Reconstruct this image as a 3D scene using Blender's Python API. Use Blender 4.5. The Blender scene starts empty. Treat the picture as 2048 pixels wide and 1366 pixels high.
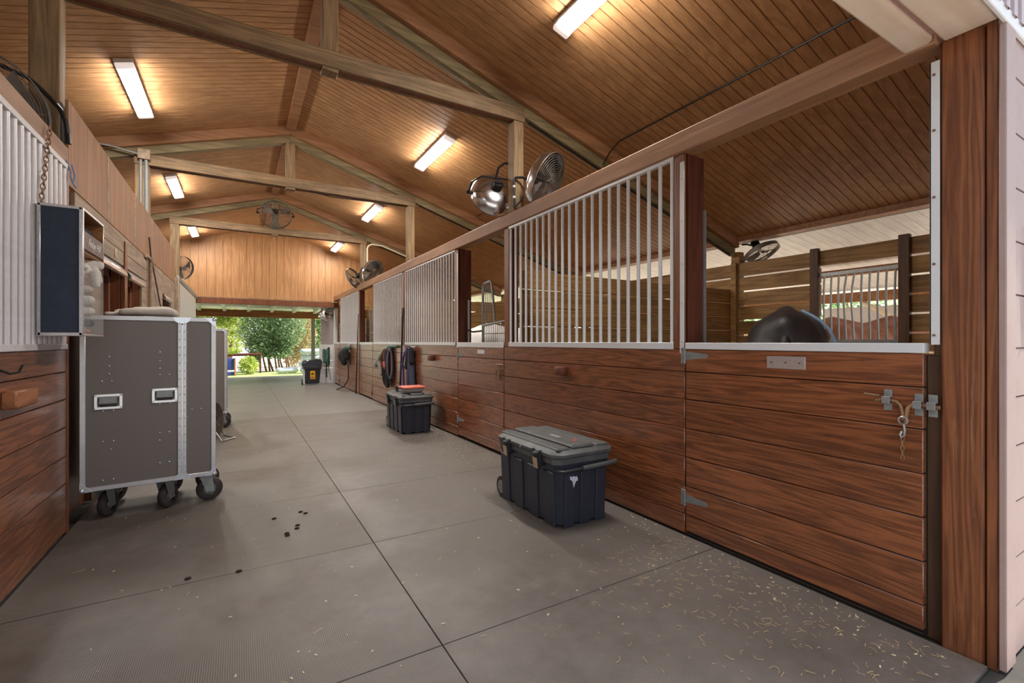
import bpy, bmesh, math, random
from mathutils import Vector, Matrix, Euler
random.seed(7)
SKY, SUN, EXPO, LED = 0.25, 6.5, 0.6, 92.0
S = bpy.context.scene
COL = S.collection
R = math.radians
INV = {}

# ---------------------------------------------------------------- colours
def lin(c):
    return tuple(((v/255.0)/12.92 if v/255.0 <= 0.04045 else ((v/255.0+0.055)/1.055)**2.4) for v in c)
def rgba(c):
    return lin(c)+(1.0,)

# ---------------------------------------------------------------- materials
def newmat(name):
    m = bpy.data.materials.new(name); m.use_nodes = True
    nt = m.node_tree; nt.nodes.clear()
    out = nt.nodes.new('ShaderNodeOutputMaterial')
    b = nt.nodes.new('ShaderNodeBsdfPrincipled')
    nt.links.new(b.outputs[0], out.inputs[0])
    return m, nt, b, out
def N(nt, t, **kw):
    n = nt.nodes.new(t)
    for k, v in kw.items():
        if hasattr(n, k): setattr(n, k, v)
        else: n.inputs[k].default_value = v
    return n
def math_n(nt, op, a, b=None):
    n = nt.nodes.new('ShaderNodeMath'); n.operation = op
    for i, v in enumerate((a, b)):
        if v is None: continue
        if isinstance(v, (int, float)): n.inputs[i].default_value = v
        else: nt.links.new(v, n.inputs[i])
    return n.outputs[0]
def ramp(nt, fac, stops):
    n = nt.nodes.new('ShaderNodeValToRGB'); nt.links.new(fac, n.inputs[0])
    e = n.color_ramp.elements
    while len(e) < len(stops): e.new(0.5)
    for i, (p, c) in enumerate(stops):
        e[i].position = p; e[i].color = c if len(c) == 4 else rgba(c)
    return n.outputs[0]
def mix(nt, fac, a, b, mode='MIX'):
    n = nt.nodes.new('ShaderNodeMix'); n.data_type = 'RGBA'; n.blend_type = mode
    for sock, v in ((n.inputs[0], fac), (n.inputs[6], a), (n.inputs[7], b)):
        if isinstance(v, (int, float)): sock.default_value = v
        elif isinstance(v, tuple): sock.default_value = v
        else: nt.links.new(v, sock)
    return n.outputs[2]
def bump(nt, b, h, strength, dist):
    n = nt.nodes.new('ShaderNodeBump'); n.inputs['Strength'].default_value = strength; n.inputs['Distance'].default_value = dist
    nt.links.new(h, n.inputs['Height']); nt.links.new(n.outputs[0], b.inputs['Normal']); return n

def wood(name, dark, light, axis='Y', rough=0.5, grain=1.0, var=0.3, grime=None, grime_amt=0.35, ring=7.0, spec=0.5, knots=0.0, worn=None, worn_amt=0.0):
    m, nt, b, out = newmat(name)
    tc = N(nt, 'ShaderNodeTexCoord'); geo = N(nt, 'ShaderNodeNewGeometry')
    comb = N(nt, 'ShaderNodeCombineXYZ')
    r = geo.outputs['Random Per Island']
    nt.links.new(math_n(nt, 'MULTIPLY', r, 37.0), comb.inputs[0]); nt.links.new(math_n(nt, 'MULTIPLY', r, 91.0), comb.inputs[1]); nt.links.new(math_n(nt, 'MULTIPLY', r, 53.0), comb.inputs[2])
    add = N(nt, 'ShaderNodeVectorMath', operation='ADD')
    nt.links.new(tc.outputs['Object'], add.inputs[0]); nt.links.new(comb.outputs[0], add.inputs[1])
    sc = {'X': (0.055, 1, 1), 'Y': (1, 0.055, 1), 'Z': (1, 1, 0.055)}[axis]
    mp = N(nt, 'ShaderNodeMapping'); mp.inputs['Scale'].default_value = tuple(grain*v for v in sc)
    nt.links.new(add.outputs[0], mp.inputs[0])
    n1 = N(nt, 'ShaderNodeTexNoise'); n1.inputs['Scale'].default_value = 5.0; n1.inputs['Detail'].default_value = 3; n1.inputs['Distortion'].default_value = 0.4
    nt.links.new(mp.outputs[0], n1.inputs['Vector'])
    rg = math_n(nt, 'PINGPONG', math_n(nt, 'MULTIPLY', n1.outputs['Fac'], ring), 0.5)
    rg = math_n(nt, 'MULTIPLY', rg, 2.0)
    n2 = N(nt, 'ShaderNodeTexNoise'); n2.inputs['Scale'].default_value = 70.0; n2.inputs['Detail'].default_value = 4
    nt.links.new(mp.outputs[0], n2.inputs['Vector'])
    fac = math_n(nt, 'ADD', math_n(nt, 'MULTIPLY', rg, 0.6), math_n(nt, 'MULTIPLY', n2.outputs['Fac'], 0.5))
    c = ramp(nt, fac, [(0.12, dark), (0.85, light)])
    v = math_n(nt, 'ADD', math_n(nt, 'MULTIPLY', r, var), 1.0-var*0.5)
    hsv = N(nt, 'ShaderNodeHueSaturation'); nt.links.new(v, hsv.inputs['Value']); nt.links.new(c, hsv.inputs['Color'])
    c = hsv.outputs[0]
    if knots:
        vo = N(nt, 'ShaderNodeTexVoronoi'); vo.inputs['Scale'].default_value = 3.2
        mp2 = N(nt, 'ShaderNodeMapping'); mp2.inputs['Scale'].default_value = {'X': (0.35, 1, 1), 'Y': (1, 0.35, 1), 'Z': (1, 1, 0.35)}[axis]
        nt.links.new(add.outputs[0], mp2.inputs[0]); nt.links.new(mp2.outputs[0], vo.inputs['Vector'])
        k = ramp(nt, vo.outputs['Distance'], [(0.03, (255, 255, 255)), (0.10, (0, 0, 0))])
        sk = N(nt, 'ShaderNodeSeparateColor'); nt.links.new(vo.outputs['Color'], sk.inputs[0])
        k = math_n(nt, 'MULTIPLY', k, math_n(nt, 'GREATER_THAN', sk.outputs[0], 0.8))
        c = mix(nt, math_n(nt, 'MULTIPLY', k, knots), c, tuple(0.25*x for x in lin(dark))+(1,))
    if grime:
        n3 = N(nt, 'ShaderNodeTexNoise'); n3.inputs['Scale'].default_value = 2.3; n3.inputs['Detail'].default_value = 7; n3.inputs['Roughness'].default_value = 0.7
        nt.links.new(tc.outputs['Object'], n3.inputs['Vector'])
        g = ramp(nt, n3.outputs['Fac'], [(0.45, (0, 0, 0)), (0.75, (255, 255, 255))])
        c = mix(nt, math_n(nt, 'MULTIPLY', g, grime_amt), c, rgba(grime))
    if worn:
        n4 = N(nt, 'ShaderNodeTexNoise'); n4.inputs['Scale'].default_value = 11; n4.inputs['Detail'].default_value = 9; n4.inputs['Roughness'].default_value = 0.75
        nt.links.new(mp.outputs[0], n4.inputs['Vector'])
        g = ramp(nt, n4.outputs['Fac'], [(0.6, (0, 0, 0)), (0.68, (255, 255, 255))])
        c = mix(nt, math_n(nt, 'MULTIPLY', g, worn_amt), c, rgba(worn))
    nt.links.new(c, b.inputs['Base Color'])
    rr = math_n(nt, 'ADD', math_n(nt, 'MULTIPLY', n2.outputs['Fac'], 0.18), rough-0.09)
    nt.links.new(rr, b.inputs['Roughness']); b.inputs['Specular IOR Level'].default_value = spec
    bump(nt, b, fac, 0.25, 0.004)
    return m

def plain(name, col, rough=0.5, metal=0.0, noise=0.12, nscale=20.0, spec=0.5, dirt=None, dirt_amt=0.3, bumpd=0.0, trans=0.0, alpha=None):
    m, nt, b, out = newmat(name)
    tc = N(nt, 'ShaderNodeTexCoord')
    n = N(nt, 'ShaderNodeTexNoise'); n.inputs['Scale'].default_value = nscale; n.inputs['Detail'].default_value = 6
    nt.links.new(tc.outputs['Object'], n.inputs['Vector'])
    a = lin(col)
    c = ramp(nt, n.outputs['Fac'], [(0.25, tuple(max(0, x*(1-noise)) for x in a)+(1,)), (0.75, tuple(min(1, x*(1+noise)) for x in a)+(1,))])
    if dirt:
        n3 = N(nt, 'ShaderNodeTexNoise'); n3.inputs['Scale'].default_value = 6; n3.inputs['Detail'].default_value = 9; n3.inputs['Roughness'].default_value = 0.75
        nt.links.new(tc.outputs['Object'], n3.inputs['Vector'])
        g = ramp(nt, n3.outputs['Fac'], [(0.48, (0, 0, 0)), (0.72, (255, 255, 255))])
        c = mix(nt, math_n(nt, 'MULTIPLY', g, dirt_amt), c, rgba(dirt))
    nt.links.new(c, b.inputs['Base Color'])
    b.inputs['Roughness'].default_value = rough; b.inputs['Metallic'].default_value = metal
    b.inputs['Specular IOR Level'].default_value = spec
    if trans: b.inputs['Transmission Weight'].default_value = trans
    if alpha is not None: b.inputs['Alpha'].default_value = alpha
    if bumpd: bump(nt, b, n.outputs['Fac'], 0.5, bumpd)
    return m

def emis(name, col, strength):
    m, nt, b, out = newmat(name)
    b.inputs['Base Color'].default_value = rgba(col); b.inputs['Emission Color'].default_value = rgba(col); b.inputs['Emission Strength'].default_value = strength
    return m

def floor_mat():
    m, nt, b, out = newmat('rubber_mat')
    tc = N(nt, 'ShaderNodeTexCoord'); geo = N(nt, 'ShaderNodeNewGeometry')
    n = N(nt, 'ShaderNodeTexNoise'); n.inputs['Scale'].default_value = 1.3; n.inputs['Detail'].default_value = 8; n.inputs['Roughness'].default_value = 0.65
    nt.links.new(tc.outputs['Object'], n.inputs['Vector'])
    c = ramp(nt, n.outputs['Fac'], [(0.3, (76, 68, 62)), (0.5, (101, 93, 86)), (0.7, (130, 123, 116))])
    n2 = N(nt, 'ShaderNodeTexNoise'); n2.inputs['Scale'].default_value = 9; n2.inputs['Detail'].default_value = 8; n2.inputs['Roughness'].default_value = 0.7
    nt.links.new(tc.outputs['Object'], n2.inputs['Vector'])
    c = mix(nt, 0.5, c, ramp(nt, n2.outputs['Fac'], [(0.3, (80, 72, 66)), (0.7, (122, 114, 107))]))
    hsv = N(nt, 'ShaderNodeHueSaturation'); nt.links.new(c, hsv.inputs['Color'])
    nt.links.new(math_n(nt, 'ADD', math_n(nt, 'MULTIPLY', geo.outputs['Random Per Island'], 0.16), 0.92), hsv.inputs['Value'])
    # button tread of the mat, worn smooth in the middle of the aisle
    sep = N(nt, 'ShaderNodeSeparateXYZ'); nt.links.new(tc.outputs['Object'], sep.inputs[0])
    k = 2*math.pi/0.017
    sx = math_n(nt, 'SINE', math_n(nt, 'MULTIPLY', math_n(nt, 'ADD', sep.outputs[0], sep.outputs[1]), k))
    sy = math_n(nt, 'SINE', math_n(nt, 'MULTIPLY', math_n(nt, 'SUBTRACT', sep.outputs[0], sep.outputs[1]), k))
    t = math_n(nt, 'MULTIPLY', sx, sy)
    n3 = N(nt, 'ShaderNodeTexNoise'); n3.inputs['Scale'].default_value = 0.8; n3.inputs['Detail'].default_value = 4
    nt.links.new(tc.outputs['Object'], n3.inputs['Vector'])
    w = ramp(nt, n3.outputs['Fac'], [(0.38, (40, 40, 40)), (0.6, (255, 255, 255))])
    t = math_n(nt, 'MULTIPLY', t, w)
    tt = math_n(nt, 'ADD', math_n(nt, 'MULTIPLY', t, 0.5), 0.5)
    c2 = mix(nt, tt, tuple(0.5*x for x in lin((92, 84, 77)))+(1,), tuple(1.35*x for x in lin((122, 114, 106)))+(1,))
    c = mix(nt, math_n(nt, 'MULTIPLY', w, 0.8), hsv.outputs[0], c2)
    nt.links.new(c, b.inputs['Base Color'])
    b.inputs['Roughness'].default_value = 0.42; b.inputs['Specular IOR Level'].default_value = 0.5
    bump(nt, b, t, 0.5, 0.002)
    return m

M = {}
M['ceil'] = wood('ceiling_plywood', (166, 120, 78), (196, 148, 102), 'X', 0.5, 0.9, 0.08, (138, 98, 66), 0.4, 6.0)
M['ply'] = wood('aged_plywood', (138, 90, 54), (176, 124, 82), 'Z', 0.6, 1.2, 0.1, (128, 104, 80), 0.55, 6.0)
M['gable'] = wood('gable_plywood', (150, 104, 62), (182, 134, 88), 'Z', 0.55, 1.6, 0.06, (150, 96, 52), 0.25, 8.0)
M['beamX'] = wood('weathered_pine_x', (104, 82, 56), (152, 122, 88), 'X', 0.7, 1.8, 0.12, (92, 78, 60), 0.6, 7.0)
M['beamY'] = wood('tan_painted_beam', (138, 98, 68), (166, 124, 92), 'Y', 0.55, 1.2, 0.08, (108, 78, 60), 0.4, 4.0, knots=0.25)
M['post'] = wood('weathered_pine_z', (112, 88, 58), (160, 130, 94), 'Z', 0.7, 1.8, 0.15, (98, 82, 60), 0.6, 7.0, knots=0.4)
M['raf'] = wood('rafter_brown', (136, 92, 60), (168, 120, 82), 'X', 0.6, 1.2, 0.1, (120, 78, 50), 0.3, 5.0)
M['raf2'] = wood('rafter_green_pine', (108, 94, 64), (144, 126, 90), 'X', 0.65, 1.4, 0.1, (110, 90, 60), 0.5, 6.0)
M['board'] = wood('red_brown_stain', (90, 49, 28), (154, 91, 54), 'Y', 0.30, 2.2, 0.28, (86, 54, 38), 0.35, 9.0, spec=0.8, knots=0.8, worn=(156, 112, 84), worn_amt=0.4)
M['board'].node_tree.nodes['Principled BSDF'].inputs['Coat Weight'].default_value = 0.6
M['board'].node_tree.nodes['Principled BSDF'].inputs['Coat Roughness'].default_value = 0.2
M['boardZ'] = wood('red_brown_post', (92, 50, 30), (142, 86, 52), 'Z', 0.42, 2.0, 0.2, (84, 54, 40), 0.5, 8.0, knots=0.5, worn=(170, 124, 88), worn_amt=0.6)
M['jamb'] = wood('dark_jamb', (78, 36, 24), (108, 56, 38), 'Z', 0.5, 1.3, 0.2, (60, 34, 24), 0.4, 7.0)
M['slat'] = wood('treated_slats', (122, 88, 48), (172, 132, 80), 'Y', 0.65, 1.3, 0.3, (84, 60, 34), 0.5, 8.0, knots=0.5)
M['darkpost'] = wood('dark_batten', (66, 44, 28), (96, 66, 42), 'Z', 0.55, 1.4, 0.2, (56, 40, 28), 0.4, 7.0)
M['blockwood'] = wood('worn_block', (118, 70, 42), (170, 112, 74), 'Y', 0.45, 1.4, 0.2, (96, 60, 42), 0.4, 6.0)
M['rustbeam'] = wood('rust_beam', (128, 74, 38), (170, 108, 62), 'X', 0.6, 1.2, 0.1, (100, 62, 38), 0.4, 5.0)
M['bedding'] = plain('stall_bedding', (196, 172, 136), 0.95, noise=0.2, nscale=30, dirt=(160, 132, 98), dirt_amt=0.4)
M['slatX'] = wood('treated_slats_x', (122, 88, 48), (172, 132, 80), 'X', 0.65, 1.3, 0.3, (84, 60, 34), 0.5, 8.0, knots=0.5)
M['trimgrey'] = wood('grey_weathered_trim', (140, 118, 96), (178, 156, 134), 'Y', 0.65, 1.2, 0.15, (120, 100, 82), 0.4, 5.0)
M['doorframe'] = wood('dark_door_frame', (88, 44, 20), (122, 68, 36), 'Z', 0.5, 1.3, 0.15, ring=6.0)
M['dooroak'] = wood('tack_door_oak', (120, 86, 52), (150, 112, 74), 'Z', 0.55, 1.2, 0.1, ring=6.0)
M['pink'] = plain('pink_paint', (172, 147, 141), 0.55, noise=0.05, nscale=3, dirt=(146, 118, 110), dirt_amt=0.4)
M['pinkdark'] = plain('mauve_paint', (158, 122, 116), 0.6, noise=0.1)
M['soffit'] = wood('cream_soffit', (208, 184, 164), (230, 212, 196), 'X', 0.5, 0.8, 0.1, (204, 166, 130), 0.45, 3.0)
M['corr'] = plain('corrugated_metal', (176, 158, 160), 0.4, 0.2, noise=0.08)
M['corrdark'] = plain('corrugated_metal_brown', (92, 62, 60), 0.4, 0.2, noise=0.1)
M['white'] = plain('white_paint', (226, 226, 228), 0.4, noise=0.04, nscale=8, dirt=(188, 182, 176), dirt_amt=0.25)
M['bar'] = plain('white_enamel', (222, 222, 224), 0.32, noise=0.05, nscale=12, dirt=(186, 178, 174), dirt_amt=0.25)
M['barleft'] = plain('silver_enamel', (222, 218, 220), 0.35, 0.1, noise=0.05, dirt=(160, 150, 146), dirt_amt=0.2)
M['gal'] = plain('galvanised', (172, 172, 170), 0.42, 0.75, noise=0.15, nscale=30)
M['galdull'] = plain('galvanised_dull', (150, 152, 150), 0.5, 0.5, noise=0.15, nscale=25)
M['alu'] = plain('aluminium', (206, 204, 206), 0.33, 0.6, noise=0.08, nscale=14)
M['alubright'] = plain('aluminium_bright', (222, 224, 228), 0.25, 0.8, noise=0.05)
M['chrome'] = plain('chrome', (232, 232, 236), 0.2, 1.0, noise=0.06, nscale=6)
M['rust'] = plain('rusted_steel', (150, 116, 88), 0.5, 0.55, noise=0.3, nscale=40, dirt=(116, 74, 48), dirt_amt=0.5)
M['blackmetal'] = plain('black_metal', (34, 32, 34), 0.4, 0.3, noise=0.1)
M['wire'] = plain('fan_wire', (120, 112, 104), 0.45, 0.6, noise=0.15)
M['blade'] = plain('fan_blade', (132, 120, 108), 0.5, 0.3, noise=0.15, dirt=(96, 80, 66), dirt_amt=0.5)
M['laminate'] = plain('grey_laminate', (120, 111, 106), 0.42, noise=0.03, nscale=60)
M['rubber'] = plain('rubber', (52, 44, 42), 0.7, noise=0.15, nscale=18, dirt=(120, 100, 90), dirt_amt=0.4)
M['trunk'] = plain('navy_black_plastic', (44, 46, 58), 0.42, noise=0.08, nscale=30, dirt=(84, 84, 88), dirt_amt=0.2, bumpd=0.001)
M['trunklid'] = plain('dusty_black_plastic', (78, 80, 80), 0.5, noise=0.1, nscale=12, dirt=(130, 128, 122), dirt_amt=0.35, bumpd=0.001)
M['blackplastic'] = plain('black_plastic', (36, 38, 42), 0.45, noise=0.1, dirt=(74, 74, 74), dirt_amt=0.2)
M['latch'] = plain('latch_plate', (196, 172, 138), 0.5, noise=0.1, dirt=(130, 90, 70), dirt_amt=0.4)
M['decal'] = plain('white_decal', (206, 200, 214), 0.6, noise=0.03)
M['redink'] = plain('red_print', (170, 84, 70), 0.6)
M['clearplastic'] = plain('frosted_plastic', (178, 172, 166), 0.3, noise=0.05)
M['coral'] = plain('coral_plastic', (222, 118, 98), 0.4, noise=0.05)
M['navyboard'] = plain('navy_canvas', (44, 54, 72), 0.75, noise=0.15, nscale=70, dirt=(74, 84, 100), dirt_amt=0.25)
M['brownboard'] = wood('brown_ply', (128, 84, 50), (168, 116, 72), 'Y', 0.6, 1.2, 0.1)
M['strip'] = plain('mauve_brown_vinyl', (108, 84, 76), 0.55, noise=0.06)
M['chalk'] = plain('white_script', (226, 220, 216), 0.6)
M['cloth'] = plain('off_white_cloth', (214, 208, 200), 0.9, noise=0.08, nscale=9, dirt=(178, 168, 158), dirt_amt=0.3, bumpd=0.004)
M['canvas'] = plain('beige_canvas', (196, 188, 178), 0.9, noise=0.08, nscale=7, dirt=(150, 140, 128), dirt_amt=0.3, bumpd=0.006)
M['blackcloth'] = plain('black_cloth', (28, 26, 28), 0.85, noise=0.2, bumpd=0.004)
M['plaid'] = plain('navy_grey_cloth', (92, 98, 112), 0.85, noise=0.35, nscale=40)
M['greycloth'] = plain('grey_cloth', (150, 146, 138), 0.85, noise=0.15, nscale=14, bumpd=0.004)
M['purple'] = plain('purple_webbing', (104, 74, 146), 0.7, noise=0.1)
M['navycloth'] = plain('navy_quilt', (58, 62, 82), 0.85, noise=0.25, nscale=50, bumpd=0.006)
M['greenweb'] = plain('green_webbing', (62, 96, 84), 0.75, noise=0.3, nscale=30)
M['leather'] = plain('tan_leather', (150, 90, 52), 0.5, noise=0.15)
M['redweb'] = plain('red_webbing', (176, 62, 56), 0.7, noise=0.1)
M['clear'] = None
M['floor'] = floor_mat()
M['far_lit'] = plain('far_lit_mats', (124, 120, 116), 0.4, noise=0.12, nscale=3, dirt=(100, 95, 90), dirt_amt=0.6)  # paler base colour stands in for outdoor light reflected on the far floor
M['concrete'] = plain('concrete', (160, 156, 150), 0.75, noise=0.1, nscale=4, dirt=(136, 132, 126), dirt_amt=0.4)
M['subfloor'] = plain('dark_subfloor', (58, 54, 50), 0.9)
M['sand'] = plain('pale_sand', (222, 212, 198), 0.95, noise=0.1, nscale=2)
M['grass'] = plain('grass_ground', (146, 160, 98), 0.95, noise=0.3, nscale=6, dirt=(190, 186, 146), dirt_amt=0.5)
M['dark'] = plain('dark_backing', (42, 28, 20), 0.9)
M['straw'] = plain('straw', (206, 180, 130), 0.8, noise=0.2, nscale=60)
M['chip'] = plain('shavings', (222, 206, 176), 0.8, noise=0.15)
M['lampwhite'] = plain('lamp_housing', (214, 208, 204), 0.5, noise=0.03)
M['bluetwine'] = plain('blue_twine', (120, 146, 196), 0.7)
M['cable'] = plain('grey_cable', (92, 84, 78), 0.6)
M['yellow'] = plain('yellow_label', (232, 180, 32), 0.5, noise=0.06)
M['ink'] = plain('black_ink', (26, 24, 22), 0.6)
M['bluesign'] = plain('blue_paint', (52, 70, 150), 0.5, noise=0.08, dirt=(90, 100, 160), dirt_amt=0.3)
M['orangetrim'] = plain('orange_trim', (200, 130, 90), 0.6)
M['paleblue'] = plain('pale_blue_plastic', (204, 218, 236), 0.5, noise=0.12, nscale=10)
M['bark'] = plain('bark', (122, 88, 64), 0.9, noise=0.3, nscale=14, bumpd=0.02)
M['wallwhite'] = plain('white_board', (218, 218, 216), 0.4, noise=0.06, nscale=6, dirt=(170, 164, 156), dirt_amt=0.35)
M['housewall'] = plain('pale_house_wall', (206, 218, 232), 0.7, noise=0.05)
M['rooftop'] = plain('roof_sheet', (150, 140, 132), 0.6, noise=0.1)
M['whiteceil'] = wood('white_washed_boards', (220, 216, 212), (238, 236, 232), 'X', 0.45, 1.0, 0.06, (190, 180, 170), 0.3, 5.0)
M['creampost'] = plain('cream_paint', (232, 214, 186), 0.55, noise=0.05)
M['plate'] = plain('brushed_nameplate', (196, 182, 178), 0.38, 0.5, noise=0.1, nscale=60)

def coat(name, base, patch, rough=0.4, sheen=0.3):
    m, nt, b, out = newmat(name)
    tc = N(nt, 'ShaderNodeTexCoord'); n = N(nt, 'ShaderNodeTexNoise'); n.inputs['Scale'].default_value = 2.5; n.inputs['Detail'].default_value = 4
    nt.links.new(tc.outputs['Object'], n.inputs['Vector'])
    nt.links.new(ramp(nt, n.outputs['Fac'], [(0.3, base), (0.7, patch)]), b.inputs['Base Color'])
    b.inputs['Roughness'].default_value = rough
    n2 = N(nt, 'ShaderNodeTexNoise'); n2.inputs['Scale'].default_value = 160; nt.links.new(tc.outputs['Object'], n2.inputs['Vector'])
    bump(nt, b, n2.outputs['Fac'], 0.15, 0.002)
    return m
M['coatdark'] = coat('dark_coat', (30, 26, 26), (54, 46, 44), 0.5)
M['coatchest'] = coat('chestnut_coat', (132, 78, 52), (168, 108, 78), 0.42)
M['coatwhite'] = coat('white_coat', (222, 218, 212), (238, 234, 228), 0.5)
M['hair'] = plain('horse_hair', (40, 30, 26), 0.6, noise=0.3, nscale=60)
M['hairwhite'] = plain('white_horse_hair', (214, 208, 198), 0.6, noise=0.1)
M['eye'] = plain('eye', (18, 12, 10), 0.1)
M['hoof'] = plain('hoof', (58, 48, 42), 0.6)
M['bluetrim'] = plain('pale_blue_binding', (142, 168, 196), 0.6, noise=0.08)

def leafmat(name, a, b_, c_):
    m, nt, b, out = newmat(name)
    geo = N(nt, 'ShaderNodeNewGeometry')
    col = ramp(nt, geo.outputs['Random Per Island'], [(0.0, a), (0.5, b_), (1.0, c_)])
    nt.links.new(col, b.inputs['Base Color']); b.inputs['Roughness'].default_value = 0.55
    tr = N(nt, 'ShaderNodeBsdfTranslucent'); nt.links.new(col, tr.inputs[0])
    ms = N(nt, 'ShaderNodeMixShader'); ms.inputs[0].default_value = 0.4
    nt.links.new(b.outputs[0], ms.inputs[1]); nt.links.new(tr.outputs[0], ms.inputs[2]); nt.links.new(ms.outputs[0], out.inputs[0])
    return m
M['leafA'] = leafmat('leaf_yellow_green', (138, 166, 70), (188, 204, 100), (222, 224, 140))
M['leafB'] = leafmat('leaf_mid_green', (104, 138, 84), (150, 180, 122), (196, 214, 166))
M['leafC'] = leafmat('leaf_deep_green', (90, 118, 84), (134, 160, 116), (180, 198, 154))
M['leafD'] = leafmat('leaf_dry', (168, 140, 106), (206, 186, 146), (176, 186, 128))

def clearmat():
    m, nt, b, out = newmat('clear_acrylic')
    b.inputs['Base Color'].default_value = (0.9, 0.9, 0.92, 1)
    tp = N(nt, 'ShaderNodeBsdfTransparent'); tp.inputs[0].default_value = (0.96, 0.97, 0.97, 1)
    ms = N(nt, 'ShaderNodeMixShader'); ms.inputs[0].default_value = 0.1
    nt.links.new(tp.outputs[0], ms.inputs[1]); nt.links.new(b.outputs[0], ms.inputs[2]); nt.links.new(ms.outputs[0], out.inputs[0])
    tc = N(nt, 'ShaderNodeTexCoord'); n = N(nt, 'ShaderNodeTexNoise'); n.inputs['Scale'].default_value = 8
    nt.links.new(tc.outputs['Object'], n.inputs['Vector'])
    nt.links.new(math_n(nt, 'MULTIPLY', n.outputs['Fac'], 0.08), b.inputs['Roughness'])
    return m
M['clear'] = clearmat()
def capglow():
    m = emis('lamp_end_cap', (236, 226, 220), 0.45); return m
M['capglow'] = capglow()
M['led'] = emis('led_diffuser', (255, 251, 244), LED)

# ---------------------------------------------------------------- geometry helpers
class MB:
    def __init__(self): self.bm = bmesh.new()
    def _merge(self, tmp):
        me = bpy.data.meshes.new('t'); tmp.to_mesh(me); self.bm.from_mesh(me); bpy.data.meshes.remove(me); tmp.free()
    def box(self, x0, x1, y0, y1, z0, z1, b=0.0, M4=None, seg=1):
        t = bmesh.new()
        bmesh.ops.create_cube(t, size=1.0)
        sx, sy, sz = abs(x1-x0), abs(y1-y0), abs(z1-z0)
        for v in t.verts:
            v.co = Vector(((x0+x1)/2+v.co.x*sx, (y0+y1)/2+v.co.y*sy, (z0+z1)/2+v.co.z*sz))
        b = min(b, 0.45*min(sx, sy, sz))
        if b > 0: bmesh.ops.bevel(t, geom=t.edges[:], offset=b, segments=seg, affect='EDGES', profile=0.5)
        if M4 is not None: bmesh.ops.transform(t, matrix=M4, verts=t.verts[:])
        self._merge(t); return self
    def hexa(self, pts, b=0.0):
        # pts: 8 corners, bottom 4 then top 4 (counter-clockwise)
        t = bmesh.new(); v = [t.verts.new(p) for p in pts]
        for f in ((3, 2, 1, 0), (4, 5, 6, 7), (0, 1, 5, 4), (1, 2, 6, 5), (2, 3, 7, 6), (3, 0, 4, 7)): t.faces.new([v[i] for i in f])
        bmesh.ops.recalc_face_normals(t, faces=t.faces[:])
        if b > 0: bmesh.ops.bevel(t, geom=t.edges[:], offset=b, segments=1, affect='EDGES', profile=0.5)
        self._merge(t); return self
    def quad(self, a, b, c, d):
        v = [self.bm.verts.new(p) for p in (a, b, c, d)]; self.bm.faces.new(v); return self
    def cyl(self, p0, p1, r0, r1=None, n=12, cap=True):
        r1 = r0 if r1 is None else r1
        p0, p1 = Vector(p0), Vector(p1); ax = (p1-p0).normalized()
        u = ax.orthogonal().normalized(); w = ax.cross(u)
        rings = []
        for p, r in ((p0, r0), (p1, r1)):
            rings.append([self.bm.verts.new(p+u*(r*math.cos(2*math.pi*i/n))+w*(r*math.sin(2*math.pi*i/n))) for i in range(n)])
        for i in range(n):
            j = (i+1) % n
            self.bm.faces.new((rings[0][i], rings[0][j], rings[1][j], rings[1][i]))
        if cap:
            self.bm.faces.new(rings[0][::-1]); self.bm.faces.new(rings[1])
        return self
    def tube(self, pts, r, n=8, closed=False, cap=True):
        pts = [Vector(p) for p in pts]; m = len(pts)
        rad = r if isinstance(r, (list, tuple)) else [r]*m
        tang = []
        for i in range(m):
            if closed: t = pts[(i+1) % m]-pts[(i-1) % m]
            else: t = pts[min(i+1, m-1)]-pts[max(i-1, 0)]
            tang.append(t.normalized())
        u = tang[0].orthogonal().normalized(); rings = []
        for i in range(m):
            u = (u-tang[i]*u.dot(tang[i]))
            u = u.normalized() if u.length > 1e-6 else tang[i].orthogonal().normalized()
            w = tang[i].cross(u)
            rings.append([self.bm.verts.new(pts[i]+u*(rad[i]*math.cos(2*math.pi*k/n))+w*(rad[i]*math.sin(2*math.pi*k/n))) for k in range(n)])
        for i in range(m if closed else m-1):
            a, b = rings[i], rings[(i+1) % m]
            for k in range(n):
                self.bm.faces.new((a[k], a[(k+1) % n], b[(k+1) % n], b[k]))
        if not closed and cap:
            self.bm.faces.new(rings[0][::-1]); self.bm.faces.new(rings[-1])
        return self
    def lathe(self, prof, M4=None, n=24):
        rings = []; new = []
        for r, h in prof:
            ring = [self.bm.verts.new((r*math.cos(2*math.pi*i/n), r*math.sin(2*math.pi*i/n), h)) for i in range(n)]
            rings.append(ring); new += ring
        for a, b in zip(rings, rings[1:]):
            for i in range(n):
                j = (i+1) % n
                self.bm.faces.new((a[i], a[j], b[j], b[i]))
        if M4 is not None: bmesh.ops.transform(self.bm, matrix=M4, verts=new)
        return self
    def prism(self, poly, M4, depth):
        a = [self.bm.verts.new(M4 @ Vector((p[0], p[1], 0))) for p in poly]
        b = [self.bm.verts.new(M4 @ Vector((p[0], p[1], depth))) for p in poly]
        self.bm.faces.new(a[::-1]); self.bm.faces.new(b)
        for i in range(len(poly)):
            j = (i+1) % len(poly); self.bm.faces.new((a[i], a[j], b[j], b[i]))
        return self
    def sphere(self, c, r, sc=(1, 1, 1), n=12):
        t = bmesh.new(); bmesh.ops.create_uvsphere(t, u_segments=n, v_segments=max(6, n//2+2), radius=r)
        for v in t.verts: v.co = Vector((v.co.x*sc[0]+c[0], v.co.y*sc[1]+c[1], v.co.z*sc[2]+c[2]))
        self._merge(t); return self
    def xf(self, M4):
        bmesh.ops.transform(self.bm, matrix=M4, verts=self.bm.verts[:]); return self
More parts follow.
